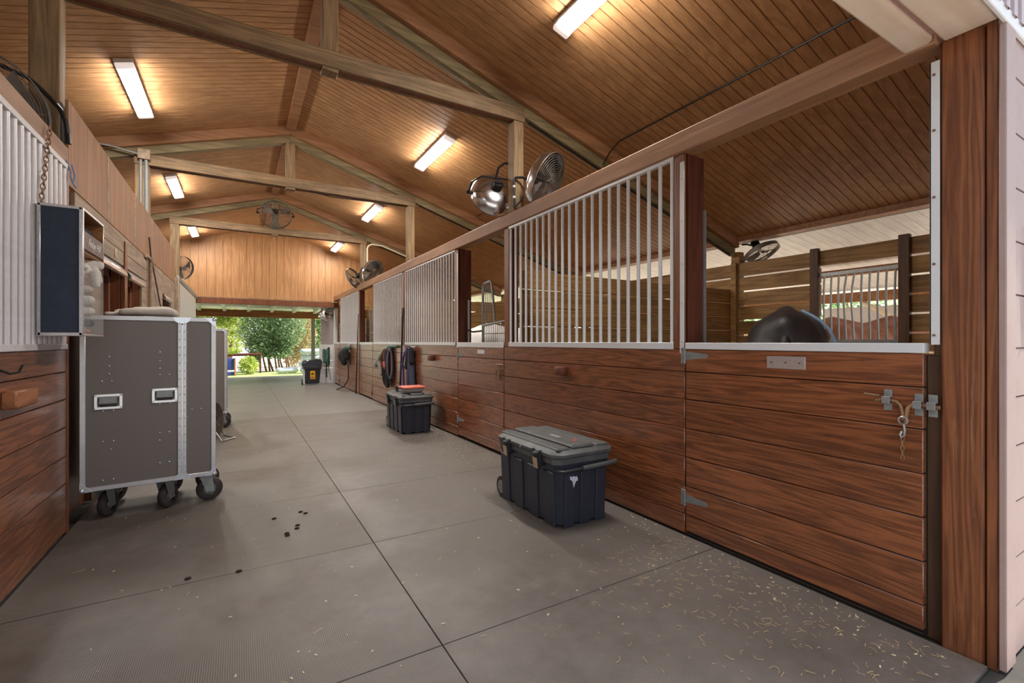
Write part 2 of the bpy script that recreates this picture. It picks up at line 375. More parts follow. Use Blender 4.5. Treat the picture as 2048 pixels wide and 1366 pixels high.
    def build(self, name, mat, parent=None, smooth=True, ang=40, label=None):
        bmesh.ops.recalc_face_normals(self.bm, faces=self.bm.faces[:])
        if parent is not None and INV.get(parent.name) is not None:
            bmesh.ops.transform(self.bm, matrix=INV[parent.name], verts=self.bm.verts[:])
        me = bpy.data.meshes.new(name); self.bm.to_mesh(me); self.bm.free()
        if smooth:
            me.shade_smooth(); me.set_sharp_from_angle(angle=R(ang))
        me.materials.append(mat)
        o = bpy.data.objects.new(name, me); COL.objects.link(o)
        if parent is not None:
            o.parent = parent; INV[o.name] = INV.get(parent.name)
        if label: o['label'] = label
        return o

def thing(name, label, cat, loc=(0, 0, 0), rz=0.0, group=None, kind=None):
    o = bpy.data.objects.new(name, None); COL.objects.link(o)
    o.location = loc; o.rotation_euler = (0, 0, rz); o.empty_display_size = 0.1
    INV[o.name] = (Matrix.Translation(Vector(loc)) @ Matrix.Rotation(rz, 4, 'Z')).inverted()
    if label: o['label'] = label
    if cat: o['category'] = cat
    if group: o['group'] = group
    if kind: o['kind'] = kind
    return o
def tag(o, label, cat, group=None, kind=None):
    if label: o['label'] = label
    if cat: o['category'] = cat
    if group: o['group'] = group
    if kind: o['kind'] = kind
    return o
def struct(o, label=None):
    o['kind'] = 'structure'
    if label: o['label'] = label
    return o
def copy_tree(o, parent=None, M4=None):
    c = o.copy(); COL.objects.link(c)
    INV[c.name] = INV.get(o.name)
    if parent is not None: c.parent = parent
    for ch in list(o.children): copy_tree(ch, c)
    return c
def frame(o, z, up=(0, 0, 1)):
    """matrix whose +Z axis points along z, at o"""
    z = Vector(z).normalized(); up = Vector(up)
    x = up.cross(z)
    if x.length < 1e-4: x = Vector((1, 0, 0))
    x.normalize(); y = z.cross(x)
    m = Matrix((x, y, z)).transposed().to_4x4(); m.translation = Vector(o); return m
def blob(name, caps, mat, parent=None, voxel=0.02, smooth=6, label=None, wob=0.0, seed=0):
    """one continuous soft surface grown from tapered capsules (p0, p1, r0, r1[, squash xyz])"""
    mb = MB()
    for c in caps:
        p0, p1, r0, r1 = Vector(c[0]), Vector(c[1]), c[2], c[3]
        n = max(2, int((p1-p0).length/(0.5*min(r0, r1)+1e-4))+1); n = min(n, 14)
        sq = c[4] if len(c) > 4 else (1, 1, 1)
        for i in range(n):
            t = i/(n-1); mb.sphere(p0.lerp(p1, t), r0+(r1-r0)*t, sq, 14)
    me = bpy.data.meshes.new('b'); mb.bm.to_mesh(me); mb.bm.free()
    o = bpy.data.objects.new('b', me); COL.objects.link(o)
    md = o.modifiers.new('r', 'REMESH'); md.mode = 'VOXEL'; md.voxel_size = voxel
    ms = o.modifiers.new('s', 'SMOOTH'); ms.iterations = smooth; ms.factor = 0.5
    dg = bpy.context.evaluated_depsgraph_get(); ev = o.evaluated_get(dg)
    me2 = bpy.data.meshes.new_from_object(ev)
    bpy.data.objects.remove(o); bpy.data.meshes.remove(me)
    out = MB(); out.bm.from_mesh(me2); bpy.data.meshes.remove(me2)
    if wob:
        rnd = random.Random(seed); ph = [rnd.uniform(0, 6.28) for _ in range(6)]
        for v in out.bm.verts:
            p = v.co
            k = math.sin(p.x*31+ph[0]+3*math.sin(p.z*9+ph[1]))*0.5+math.sin(p.z*43+ph[2]+2*math.sin(p.y*13+ph[3]))*0.5
            v.co = v.co + Vector((math.sin(p.y*27+ph[4])*0.5, k*0.3, k))*wob
    return out.build(name, mat, parent, True, 180, label)
# ================================================================ the building
XR, XL = 2.69, -1.05                 # faces of the right and left stall fronts
AX = 0.72                            # ridge
APEX, SL = 4.86, 0.31                # ceiling at the ridge, roof slope
Y0, YE = 0.62, 15.95                 # near and far ends
XB = 6.8                             # back of the right stalls
TY = [4.46, 8.26, 12.05]             # near faces of the three trusses
EDG = [0.012, 0.145, 0.345, 0.547, 0.747, 0.95, 1.143, 1.30]
def cz(x): return APEX-SL*abs(x-AX)

# ---- floor and ground
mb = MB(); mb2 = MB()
y = 0.64
ys = [0.64]+[0.705+1.22*k for k in range(1, 17)]
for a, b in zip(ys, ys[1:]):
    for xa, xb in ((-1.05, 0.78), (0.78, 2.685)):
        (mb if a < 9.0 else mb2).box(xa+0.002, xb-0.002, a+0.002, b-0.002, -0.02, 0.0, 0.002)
struct(mb.build('floor', M['floor']), 'grey rubber floor mats down the barn aisle')
struct(mb2.build('floor', M['far_lit']), 'floor toward the far end of the aisle, coloured paler for reflected daylight')
mb = MB(); mb.box(-5.6, 6.9, Y0-0.1, YE+0.3, -0.10, -0.016)
struct(MB().box(XR+0.06, XB, Y0+0.05, YE-0.05, -0.016, -0.004).build('stall_bedding', M['bedding']), 'pale shavings bedding on the right stall floors')
struct(mb.build('subfloor', M['subfloor']), 'dark ground under the mats and stalls')
mb = MB(); mb.box(-14, 16, -14, Y0-0.02, -0.12, -0.02); mb.box(-1.4, 3.4, YE+0.3, 20.9, -0.12, -0.02)
struct(mb.build('concrete_apron', M['concrete']), 'pale concrete outside both ends of the aisle')
mb = MB(); mb.box(-60, 60, 20.9, 90, -0.3, -0.03); mb.box(-60, -1.4, YE+0.3, 20.9, -0.3, -0.03); mb.box(3.4, 60, YE+0.3, 20.9, -0.3, -0.03)
struct(mb.build('lawn', M['grass']), 'grass beyond the far end of the barn')
mb = MB(); mb.box(-20, 30, 24.6, 52, -0.2, -0.012)
struct(mb.build('sand_arena', M['sand']), 'pale sand yard beyond the grass')
mb = MB(); mb.box(6.9, 60, Y0-0.1, YE+0.3, -0.14, -0.03)
struct(mb.build('paddock_ground', M['sand']), 'sandy paddock beside the barn')

# ---- ceiling: grooved plywood on two slopes
mb = MB()
pitch = 0.1016
k = 0; y = Y0-0.02
for side in (1, -1):
    xe = AX+side*(6.9-AX); y = Y0
    while y < YE+0.05:
        a, b = y+0.006, y+pitch-0.006
        z0, z1 = APEX, cz(xe)
        P = lambda x, yy, dz: (x, yy, (APEX if x == AX else z1)+dz)
        mb.quad(P(AX, a, 0), P(xe, a, 0), P(xe, b, 0), P(AX, b, 0))
        mb.quad(P(AX, b, 0), P(xe, b, 0), P(xe, b+0.001, 0.014), P(AX, b+0.001, 0.014))
        mb.quad(P(AX, b+0.001, 0.014), P(xe, b+0.001, 0.014), P(xe, b+0.011, 0.014), P(AX, b+0.011, 0.014))
        mb.quad(P(AX, b+0.011, 0.014), P(xe, b+0.011, 0.014), P(xe, b+0.012, 0), P(AX, b+0.012, 0))
        y += pitch
struct(mb.build('ceiling', M['ceil'], smooth=False), 'grooved brown plywood ceiling on two slopes')
mb = MB()
for side in (1, -1):
    xe = AX+side*6.35
    mb.hexa([(AX, Y0-0.35, APEX+0.05), (xe, Y0-0.35, cz(xe)+0.05), (xe, YE+0.3, cz(xe)+0.05), (AX, YE+0.3, APEX+0.05),
             (AX, Y0-0.35, APEX+0.12), (xe, Y0-0.35, cz(xe)+0.12), (xe, YE+0.3, cz(xe)+0.12), (AX, YE+0.3, APEX+0.12)])
struct(mb.build('roof', M['rooftop']), 'roof sheeting over the barn')
# brown trim along the low edge of the right ceiling
mb = MB(); mb.box(6.74, 6.9, Y0, YE, cz(6.82)-0.05, cz(6.74)+0.02, 0.004)
struct(mb.build('trim_1', M['raf']), 'brown trim along the low edge of the ceiling')
mb = MB(); mb.box(AX-0.065, AX+0.065, Y0, YE, APEX-0.10, APEX-0.02, 0.004)
struct(mb.build('trim_2', M['raf']), 'ridge board along the peak of the ceiling')

# ---- trusses
def truss(ty, label):
    t = thing('roof_truss', label, 'roof truss', (AX, ty+0.07, 3.85), group='roof trusses across the aisle')
    m = MB(); m.box(-1.27, 2.815, ty, ty+0.035, 3.86, 4.02, 0.005); m.box(-1.27, 2.815, ty+0.115, ty+0.15, 3.86, 4.02, 0.005); m.box(-1.26, 2.805, ty+0.03, ty+0.12, 3.95, 4.015); tb = m.build('tie_beam', M['beamX'], t)
    MB().box(-1.26, 2.805, ty+0.034, ty+0.116, 3.868, 3.955).build('shade_board', M['doorframe'], tb)  # brown board added so the tie beam underside looks shaded
    m = MB(); m.box(AX-0.07, AX+0.07, ty+0.012, ty+0.138, 3.83, 4.58, 0.005); m.build('king_post', M['post'], t)
    for side in (1, -1):
        xe = AX+side*6.05
        def sl(x, d): return cz(x)-d
        def bar(ya, yb, d0, d1, x0, x1):
            p = [(x0, ya, sl(x0, d1)), (x1, ya, sl(x1, d1)), (x1, yb, sl(x1, d1)), (x0, yb, sl(x0, d1)),
                 (x0, ya, sl(x0, d0)), (x1, ya, sl(x1, d0)), (x1, yb, sl(x1, d0)), (x0, yb, sl(x0, d0))]
            return MB().hexa(p, 0.004)
        bar(ty-0.04, ty+0.19, 0.0, 0.15, AX, xe).build('rafter', M['raf'], t)
        bar(ty+0.025, ty+0.125, 0.15, 0.27, AX, xe).build('lower_chord', M['raf2'], t)
    return t
truss(TY[0], 'nearest timber roof truss with tie beam crossing above the flight case')
truss(TY[1], 'middle timber roof truss with bare king post and conduit at its left post')
truss(TY[2], 'farthest timber roof truss with a round fan on its king post')

# ---- posts of the trusses
def post(x0, x1, y0, y1, z0, z1, label, mat='post'):
    m = MB(); m.box(x0, x1, y0, y1, z0, z1, 0.006)
    return tag(m.build('timber_post', M[mat]), label, 'post', 'upright timber posts of the barn')
ptxt = ['carrying the near truss, two round fans on it', 'carrying the middle truss, no fan on it', 'carrying the far truss, two fans at its foot']
ltxt = ['weathered left post beside the hanging box, a bent black pipe strapped to it', 'left post with two grey conduits, rising behind the plywood partition', 'far left post with a small caged fan at its foot']
for i, ty in enumerate(TY):
    post(2.672, 2.80, ty+0.005, ty+0.145, 2.832, 3.859, 'right wall post above the header '+ptxt[i])
    post(-1.26, -1.10, ty+0.005, ty+0.145, -0.016, 3.859, ltxt[i])
# posts carrying the eave beam behind the right stalls
for i, ty in enumerate([Y0+0.05]+TY+[YE-0.2]):
    o = post(6.83, 6.96, ty, ty+0.14, -0.02, cz(6.9)-0.16, ['brown eave post at the near back corner of the dark horse stall', 'brown eave post at the corner behind the dark horse', 'brown eave post behind the second stall', 'brown eave post behind the third stall', 'brown eave post at the far back corner'][i], 'slat')
# corner post at the opening
t = thing('corner_post', 'broad worn brown corner post at the right edge of the opening', 'post', (2.75, 0.70, 0))
m = MB(); m.box(XR, 2.795, 0.655, 0.795, -0.016, 2.69, 0.008); m.build('post', M['boardZ'], t)
m = MB(); m.box(XR+0.004, 2.795, 0.614, 0.651, -0.016, 2.69, 0.005); m.build('edge_board', M['boardZ'], t)
m = MB(); m.box(XR+0.047, 2.79, 0.797, 0.832, 1.28, 2.60, 0.004); m.box(XR+0.047, 2.79, 0.797, 0.87, -0.016, 1.29, 0.004); m.build('stop_strip', M['darkpost'], t)
m = MB(); m.box(XR-0.003, XR+0.003, 0.797, 0.832, 1.338, 2.61, 0.001); m.box(XR-0.003, XR+0.03, 0.826, 0.832, 1.338, 2.61, 0.001); m.build('corner_guard', M['bar'], t, label='white metal corner guard')
for z in (1.38, 1.70, 2.0, 2.3, 2.55):
    MB().cyl((XR-0.007, 0.816, z), (XR+0.004, 0.816, z), 0.006, n=8).build('screw', M['rust'], t)

# ---- right wall: header beam, board panels, doors, jambs
m = MB(); m.box(2.66, 2.80, 0.80, YE, 2.68, 2.83, 0.008)
struct(m.build('trim_3', M['beamY']), 'long tan header beam over the right stall fronts')

def boards(x0, y0, y1, edges=EDG, t=0.032, mats='board', parent=None, name='wall_right', d=1, gap=0.004):
    m = MB()
    for a, b in zip(edges, edges[1:]):
        m.box(x0, x0+d*t, y0+random.uniform(0, 0.002), y1-random.uniform(0, 0.002), a+gap/2, b-gap/2, 0.004)
    return m.build(name, M[mats], parent)
def backing(x0, y0, y1, z1=1.29, parent=None, d=1):
    m = MB(); m.box(x0+d*0.033, x0+d*0.043, y0, y1, 0.0, z1); return m
seg = [(2.165, 4.725), (6.06, 10.93), (12.40, 15.0)]
ax = [(4.73, 6.05), (10.94, 12.28), (15.01, YE-0.02)]
for (a, b) in seg:
    o = struct(boards(XR, a, b), 'red-brown board stall front below the bars')
    bk = backing(XR, a, b); bk.build('backing', M['dark'], o)
def cap(y0, y1, parent=None, name='cap_rail', z0=1.298, z1=1.338, mat='bar', over=0.012):
    m = MB(); m.box(XR-over, XR+0.05, y0, y1, z0, z1, 0.003); return m.build(name, M[mat], parent)

def hinge(parent, yh, z, far=True):
    s = -1 if far else 1
    m = MB(); m.box(XR-0.006, XR, yh-s*0.002, yh-s*0.036, z-0.055, z+0.055, 0.001)
    m.prism([(0, -0.03), (0.0, 0.03), (0.17, 0.014), (0.185, 0), (0.17, -0.014)], Matrix(((0, 0, 1, XR-0.006), (s, 0, 0, yh), (0, 1, 0, z), (0, 0, 0, 1))), 0.005)
    m.cyl((XR-0.008, yh, z-0.055), (XR-0.008, yh, z+0.055), 0.007, n=8)
    for k in (0.04, 0.1, 0.15): m.cyl((XR-0.010, yh+s*k, z), (XR-0.004, yh+s*k, z), 0.006, n=6)
    for zz in (-0.04, 0.0, 0.04): m.cyl((XR-0.010, yh-s*0.022, z+zz), (XR-0.004, yh-s*0.022, z+zz), 0.005, n=6)
    return m.build('hinge', M['galdull'], parent)

# door 1 (nearest, with the slide bolt)
d1 = thing('door_1', 'nearest half-height stall door of red-brown boards with a slide bolt', 'stall door', (XR, 2.155, 0.02), kind='structure')
boards(XR-0.004, 0.852, 2.155, [0.03]+EDG[1:], parent=d1, name='board_panel', t=0.036)
backing(XR, 0.852, 2.155, parent=d1).build('backing', M['dark'], d1)
m = MB(); m.box(XR-0.016, XR+0.05, 0.848, 2.15, 1.300, 1.345, 0.003); m.build('cap_rail', M['bar'], d1, label='white metal cap along the door top')
hinge(d1, 2.158, 1.255); hinge(d1, 2.158, 0.26)
m = MB(); m.box(XR-0.012, XR-0.004, 1.36, 1.575, 1.196, 1.268, 0.002)
np = m.build('name_plate', M['plate'], d1, label='blank brushed metal name plate')
for yy in (1.39, 1.465, 1.545): MB().cyl((XR-0.016, yy, 1.232), (XR-0.008, yy, 1.232), 0.006, n=8).build('screw', M['rust'], np)
# slide bolt: two bent rods, three keepers
sb = thing('slide_bolt', 'rusty bent slide bolt with a snap hook on the nearest stall door', 'bolt', (XR-0.012, 0.91, 1.06))
def kp(y, z):
    m = MB(); x = XR-0.006
    m.box(x-0.004, x, y-0.016, y+0.016, z+0.016, z+0.05, 0.001); m.box(x-0.004, x, y-0.016, y+0.016, z-0.05, z-0.016, 0.001)
    m.box(x-0.03, x-0.026, y-0.016, y+0.016, z-0.014, z+0.014, 0.001)
    m.box(x-0.03, x, y-0.016, y+0.016, z+0.013, z+0.017, 0.001); m.box(x-0.03, x, y-0.016, y+0.016, z-0.017, z-0.013, 0.001)
    m.cyl((x-0.007, y, z+0.034), (x, y, z+0.034), 0.006, n=6); m.cyl((x-0.007, y, z-0.034), (x, y, z-0.034), 0.006, n=6)
    return m.build('keeper', M['galdull'], sb)
kp(0.985, 1.073); kp(0.868, 1.062); kp(0.818, 1.062)
xb = XR-0.022
MB().tube([(xb, 1.03, 1.065), (xb, 1.00, 1.073), (xb, 0.97, 1.072), (xb, 0.945, 1.068), (xb-0.004, 0.93, 1.052), (xb-0.006, 0.922, 1.02), (xb-0.006, 0.921, 0.99)], 0.0075, 8).build('rod', M['rust'], sb)
MB().tube([(xb, 0.79, 1.058), (xb, 0.83, 1.061), (xb, 0.87, 1.062), (xb, 0.89, 1.058), (xb-0.004, 0.902, 1.045), (xb-0.006, 0.908, 1.01), (xb-0.006, 0.909, 0.975)], 0.0085, 8).build('rod', M['rust'], sb)
MB().tube([(xb-0.004, 1.075, 1.095), (xb-0.012, 1.05, 1.094), (xb-0.012, 1.01, 1.091)], 0.006, 8).build('handle_stub', M['rust'], sb)
ring = [(xb-0.012, 0.918+0.017*math.sin(a), 0.985+0.017*math.cos(a)) for a in [i*math.pi/8 for i in range(16)]]
sn = MB().tube(ring, 0.004, 6, closed=True).build('snap_ring', M['gal'], sb)
MB().tube([(xb-0.012, 0.915, 0.968), (xb-0.012, 0.911, 0.94), (xb-0.012, 0.914, 0.915), (xb-0.012, 0.924, 0.905), (xb-0.012, 0.929, 0.918), (xb-0.012, 0.922, 0.935)], 0.005, 6).build('snap_hook', M['gal'], sb)
pts = []
for k in range(5):
    zc = 0.90-0.022*k
    lk = [(xb-0.012+(0.006*math.cos(a) if k % 2 else 0), 0.92+(0 if k % 2 else 0.006*math.cos(a)), zc+0.013*math.sin(a)) for a in [i*math.pi/5 for i in range(10)]]
    MB().tube(lk, 0.0022, 5, closed=True).build('chain_link', M['rust'], sb)

def latch(parent, y, z):
    m = MB(); m.box(XR-0.008, XR, y-0.015, y+0.015, z-0.03, z+0.03, 0.001); m.cyl((XR-0.018, y-0.08, z), (XR-0.018, y+0.07, z), 0.008)
    m.tube([(XR-0.018, y+0.05, z), (XR-0.03, y+0.055, z-0.03), (XR-0.03, y+0.05, z-0.14)], 0.006)
    m.cyl((XR-0.03, y+0.03, z-0.05), (XR-0.03, y+0.02, z-0.18), 0.009); m.cyl((XR-0.034, y+0.07, z-0.06), (XR-0.034, y+0.065, z-0.2), 0.007)
    return m.build('latch', M['rust'], parent)
# door 2
d2 = thing('door_2', 'second half-height stall door of worn brown boards with a small white tag', 'stall door', (XR, 6.05, 0.02), kind='structure')
boards(XR-0.002, 4.735, 6.045, [0.03]+EDG[1:], parent=d2, name='board_panel', t=0.036)
backing(XR, 4.735, 6.045, parent=d2).build('backing', M['dark'], d2)
m = MB(); m.box(XR-0.014, XR+0.05, 4.74, 6.04, 1.28, 1.345, 0.003); m.build('cap_rail', M['bar'], d2)
hinge(d2, 6.05, 0.25); hinge(d2, 6.05, 1.17); latch(d2, 4.80, 1.08)
m = MB(); m.box(XR-0.008, XR-0.001, 5.22, 5.42, 1.20, 1.25, 0.001); m.build('name_tag', M['white'], d2)
# doors 3 and 4
for i, (a, b) in enumerate(((10.945, 12.275), (15.015, YE-0.03))):
    d = thing('door_%d' % (i+3), ['third half-height stall door far down the right wall', 'farthest half-height stall door on the right wall'][i], 'stall door', (XR, a, 0.02), kind='structure')
    boards(XR-0.002, a, b, [0.03]+EDG[1:], parent=d, name='board_panel', t=0.036)
    backing(XR, a, b, parent=d).build('backing', M['dark'], d)
    m = MB(); m.box(XR-0.014, XR+0.05, a+0.005, b-0.005, 1.285, 1.345, 0.003); m.build('cap_rail', M['bar'], d)
    hinge(d, a-0.004, 0.25, False); hinge(d, a-0.004, 1.17, False)
    m = MB(); m.box(XR-0.012, XR-0.003, a+0.02, a+0.06, 0.10, 0.32, 0.001); m.build('strap', M['blackmetal'], d)

# jamb posts of the openings
def jamb(y0, y1, label, guard=None, x1=2.82):
    t = thing('door_jamb', label, 'post', (XR+0.06, (y0+y1)/2, 1.3), group='door jamb posts above the half wall')
    m = MB(); m.box(XR+0.012, x1, y0, y1, 0.0, 2.68, 0.005); m.build('post', M['jamb'], t)
    m = MB(); m.box(XR, XR+0.03, y0+0.0, y1-0.0, 1.30, 2.68, 0.003); m.build('face_board', M['boardZ'], t)
    if guard:
        m = MB(); m.box(XR-0.004, XR+0.002, guard, guard+0.036, 1.27, 2.62, 0.001); m.build('corner_guard', M['bar'], t, label='white metal strip')
        for z in (1.35, 1.62, 1.9, 2.2, 2.5): MB().cyl((XR-0.007, guard+0.018, z), (XR, guard+0.018, z), 0.004, n=6).build('screw', M['galdull'], t)
    return t
j1 = jamb(2.165, 2.265, 'brown jamb between the nearest door opening and the first bar grille, white strip on its edge', 2.168, 2.90)
m = MB(); m.box(2.885, 2.905, 2.150, 2.165, 1.345, 2.30, 0.001); m.build('inner_guard', M['galdull'], j1)
jamb(4.615, 4.725, 'brown jamb under the fan post, between the first grille and the second door')
jamb(6.055, 6.145, 'brown jamb between the second door opening and the second grille', 6.058, 2.9)
jamb(8.50, 8.64, 'brown jamb between the second and third grilles, a black pole against it')
jamb(10.86, 10.935, 'brown jamb between the third grille and the third door')
jamb(12.285, 12.40, 'brown jamb under the far truss post, between third door and fourth grille')
jamb(14.92, 15.01, 'last brown jamb before the end of the right wall')

# ---- bar grilles
def grille(x, y0, y1, nb, label, z0=1.30, z1=2.70, rb=0.0145, mat='bar', zt=0.045, group='bar grilles of the stall fronts', over=0.012, d=-1):
    t = thing('bar_grille', label, 'grille', (x, (y0+y1)/2, z0), group=group)
    xa, xb_ = (x-over, x+0.03) if d < 0 else (x-0.03, x+over)
    MB().box(xa, xb_, y0, y1, z0, z0+zt, 0.003).build('bottom_rail', M[mat], t)
    MB().box(xa, xb_, y0, y1, z1-zt, z1, 0.003).build('top_rail', M[mat], t)
    first = None
    for k in range(nb):
        yy = y0+0.02+(y1-y0-0.04)*k/(nb-1)
        if first is None:
            first = MB().cyl((x+0.01*(-d), yy, z0+zt*0.5), (x+0.01*(-d), yy, z1-zt*0.5), rb, n=10, cap=False).build('bar', M[mat], t); yy0 = yy
        else:
            c = first.copy(); COL.objects.link(c); c.parent = t; c.location = (0, yy-yy0, 0)
    return t
grille(XR, 2.262, 4.605, 22, 'nearest white bar grille on the right, between the first two door openings', z0=1.297, z1=2.705, zt=0.05)
grille(XR, 6.145, 8.49, 22, 'second white bar grille along the right wall', z0=1.297, z1=2.70)
grille(XR, 8.65, 10.86, 21, 'third white bar grille, past the black pole leaning on the right wall', z0=1.297, z1=2.70)
grille(XR, 12.41, 14.92, 23, 'farthest white bar grille on the right, below the two dusty fans', z0=1.297, z1=2.70)

# ---- stall interiors: dividers and slatted back wall
def slats_y(y, x0, x1, zs, gap, label, skip=None, t=0.04):
    m = MB()
    for a, b in zip(zs, zs[1:]):
        m.box(x0, x1, y, y+t, a+gap/2+random.uniform(-0.002, 0.002), b-gap/2, 0.003)
    return struct(m.build('wall_divider', M['slatX']), label)
zs = [0.0]+[2.19-0.219*k for k in range(9, -1, -1)]
for ty, lb in ((TY[0]+0.02, 'slatted divider between the first and second stalls'), (TY[1]+0.25, 'slatted divider between the second and third stalls'), (TY[2]+0.20, 'slatted divider between the third and fourth stalls')):
    slats_y(ty+0.08, XR+0.14, XB, zs, 0.012, lb)
# back wall of slats with a barred window in the first stall
m = MB(); zb = [0.0]+[2.60-0.228*k for k in range(11, -1, -1)]
WY0, WY1, WZ0, WZ1 = 2.37, 3.26, 1.33, 2.28
for i, (a, b) in enumerate(zip(zb, zb[1:])):
    g = 0.026 if a > 1.0 else 0.016
    for (ya, yb) in ((Y0+0.1, TY[0]), (TY[0], TY[1]), (TY[1], TY[2]), (TY[2], YE-0.1)):
        zt_ = b-g/2; zb_ = a+g/2
        if ya < WY0 < yb and zt_ > WZ0+0.02 and zb_ < WZ1-0.02:
            m.box(XB, XB+0.04, ya, WY0, zb_, zt_, 0.003); m.box(XB, XB+0.04, WY1, yb, zb_, zt_, 0.003)
        else: m.box(XB, XB+0.04, ya, yb, zb_+random.uniform(-0.004, 0.004), zt_, 0.003)
wb = struct(m.build('wall_back', M['slat']), 'slatted back wall of the right stalls with light between the boards')
for (a, b) in ((2.268, 2.375), (3.255, 3.36)):
    MB().box(XB-0.07, XB, a, b, 0.0, 2.62, 0.005).build('batten', M['darkpost'], wb)
MB().box(XB-0.06, XB, TY[0]+0.0, TY[0]+0.09, 0.0, 2.60, 0.005).build('batten', M['slat'], wb)
w1 = thing('window_1', 'barred opening in the slatted back wall, chestnut horse beyond', 'window', (XB, 2.815, WZ0), kind='structure')
MB().box(XB-0.03, XB+0.01, 2.375, 3.255, WZ0, WZ0+0.05, 0.003).build('frame', M['gal'], w1)
MB().box(XB-0.03, XB+0.01, 2.375, 3.255, WZ1-0.05, WZ1, 0.003).build('frame', M['gal'], w1)
for k in range(10):
    yy = 2.42+0.087*k; bend = 0.03 if k in (5, 6) else 0.008
    MB().tube([(XB-0.01, yy, WZ0+0.02), (XB-0.01, yy+bend*0.4, 1.6), (XB-0.01, yy+bend, 1.85), (XB-0.01, yy+bend*0.7, 2.05), (XB-0.01, yy-bend*0.3, WZ1-0.02)], 0.013, 8).build('bar', M['gal'], w1)

# ---- near end wall, pink siding, right of the opening
pk = MB()
sid = [0.0, 0.21, 0.42, 0.66, 0.90, 1.11, 1.32, 1.55, 1.78, 2.01, 2.245, 2.485, 2.66]
for a, b in zip(sid, sid[1:]):
    pk.hexa([(2.80, 0.602, a+0.007), (7.0, 0.602, a+0.007), (7.0, 0.64, a+0.007), (2.80, 0.64, a+0.007), (2.80, 0.604, b), (7.0, 0.604, b), (7.0, 0.64, b), (2.80, 0.64, b)])
w = struct(pk.build('wall_front_right', M['pink'], smooth=False), 'pink painted siding beside the opening')
MB().box(2.80, 7.0, 0.615, 0.638, 0.0, 2.66).build('backing', M['pinkdark'], w)
MB().box(XR-0.003, 2.812, 0.588, 0.612, 0.0, 2.675, 0.004).build('corner_trim', M['pink'], w)
struct(MB().box(-7.0, -1.27, 0.60, 0.64, 0.0, 2.7).build('wall_front_left', M['pink'], smooth=False), 'siding left of the opening')
# header soffit over the opening
h = thing('opening_header', 'cream boards boxed under the beam over the near opening', 'header', (0.8, 0.7, 2.68))
MB().box(-1.3, 2.685, 0.603, 0.785, 2.675, 2.72, 0.012).build('soffit_board', M['soffit'], h)
MB().box(-1.3, 2.62, 0.80, 0.905, 2.662, 2.72, 0.012).build('soffit_board', M['soffit'], h)
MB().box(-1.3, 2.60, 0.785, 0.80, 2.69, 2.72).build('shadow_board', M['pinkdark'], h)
MB().box(-1.3, 7.0, 0.585, 0.602, 2.655, 2.715, 0.004).build('flashing', M['white'], h)
m = MB()
for k in range(int(8.4/0.1)):
    x = -1.4+0.1*k
    for (a, b, d) in ((0, 0.03, 0.0), (0.03, 0.055, 0.022), (0.055, 0.09, 0.022), (0.09, 0.1, 0.0)): pass
    pr = [(x, 0.60), (x+0.03, 0.60), (x+0.042, 0.578), (x+0.088, 0.578), (x+0.1, 0.60)]
    for p, q in zip(pr, pr[1:]):
        m.quad((p[0], p[1], 2.70), (q[0], q[1], 2.70), (q[0], q[1], 5.1), (p[0], p[1], 5.1))
struct(m.build('wall_front_gable', M['corr'], smooth=False), 'ribbed metal cladding above the opening')
m = MB()
for k in range(84):
    x = -1.4+0.1*k; m.box(x+0.002, x+0.028, 0.592, 0.6005, 2.70, 5.1)
struct(m.build('wall_front_gable_stripe', M['corrdark'], smooth=False), 'brown recessed ribs of the metal cladding')

# ---- left side
PL = MB()
PL.box(XL-0.02, XL, 4.46, 10.8, 2.475, 3.085, 0.004)
o = struct(PL.build('wall_left', M['ply']), 'plywood partition above the left doors')
for y in (5.62, 6.9, 8.12, 9.34): MB().box(XL-0.001, XL+0.002, y-0.03, y+0.03, 2.48, 3.08).build('batten', M['trimgrey'], o)
m = MB(); m.box(XL-0.03, XL-0.002, 4.62, 7.72, 2.30, 2.472, 0.003); m.box(XL-0.03, XL-0.002, 4.62, 6.30, 2.155, 2.295, 0.003); m.box(XL-0.03, XL-0.002, 6.44, 7.72, 2.155, 2.295, 0.003); m.box(XL-0.035, XL-0.006, 7.40, 7.72, 0, 2.15, 0.003); m.box(XL-0.03, XL-0.004, 7.73, 9.2, 0.0, 2.472, 0.003); m.box(XL-0.03, XL-0.004, 9.2, 10.3, 2.14, 2.472, 0.003); m.box(XL-0.03, XL-0.004, 10.3, 10.8, 0.0, 2.472, 0.003); 
struct(MB().box(XL-0.10, XL-0.075, 4.62, 5.2, 0.0, 2.15, 0.003).build('wall_left', M['boardZ']), 'brown board between the left end post and the first tack room door')
struct(m.build('wall_left', M['trimgrey']), 'grey weathered boards around the left doors')
m = MB(); m.box(XL-0.03, XL+0.012, 6.31, 6.42, 0.0, 2.42, 0.004)
tag(m.build('door_casing', M['boardZ']), 'red-brown upright casing between the two left tack room doors', 'door trim')
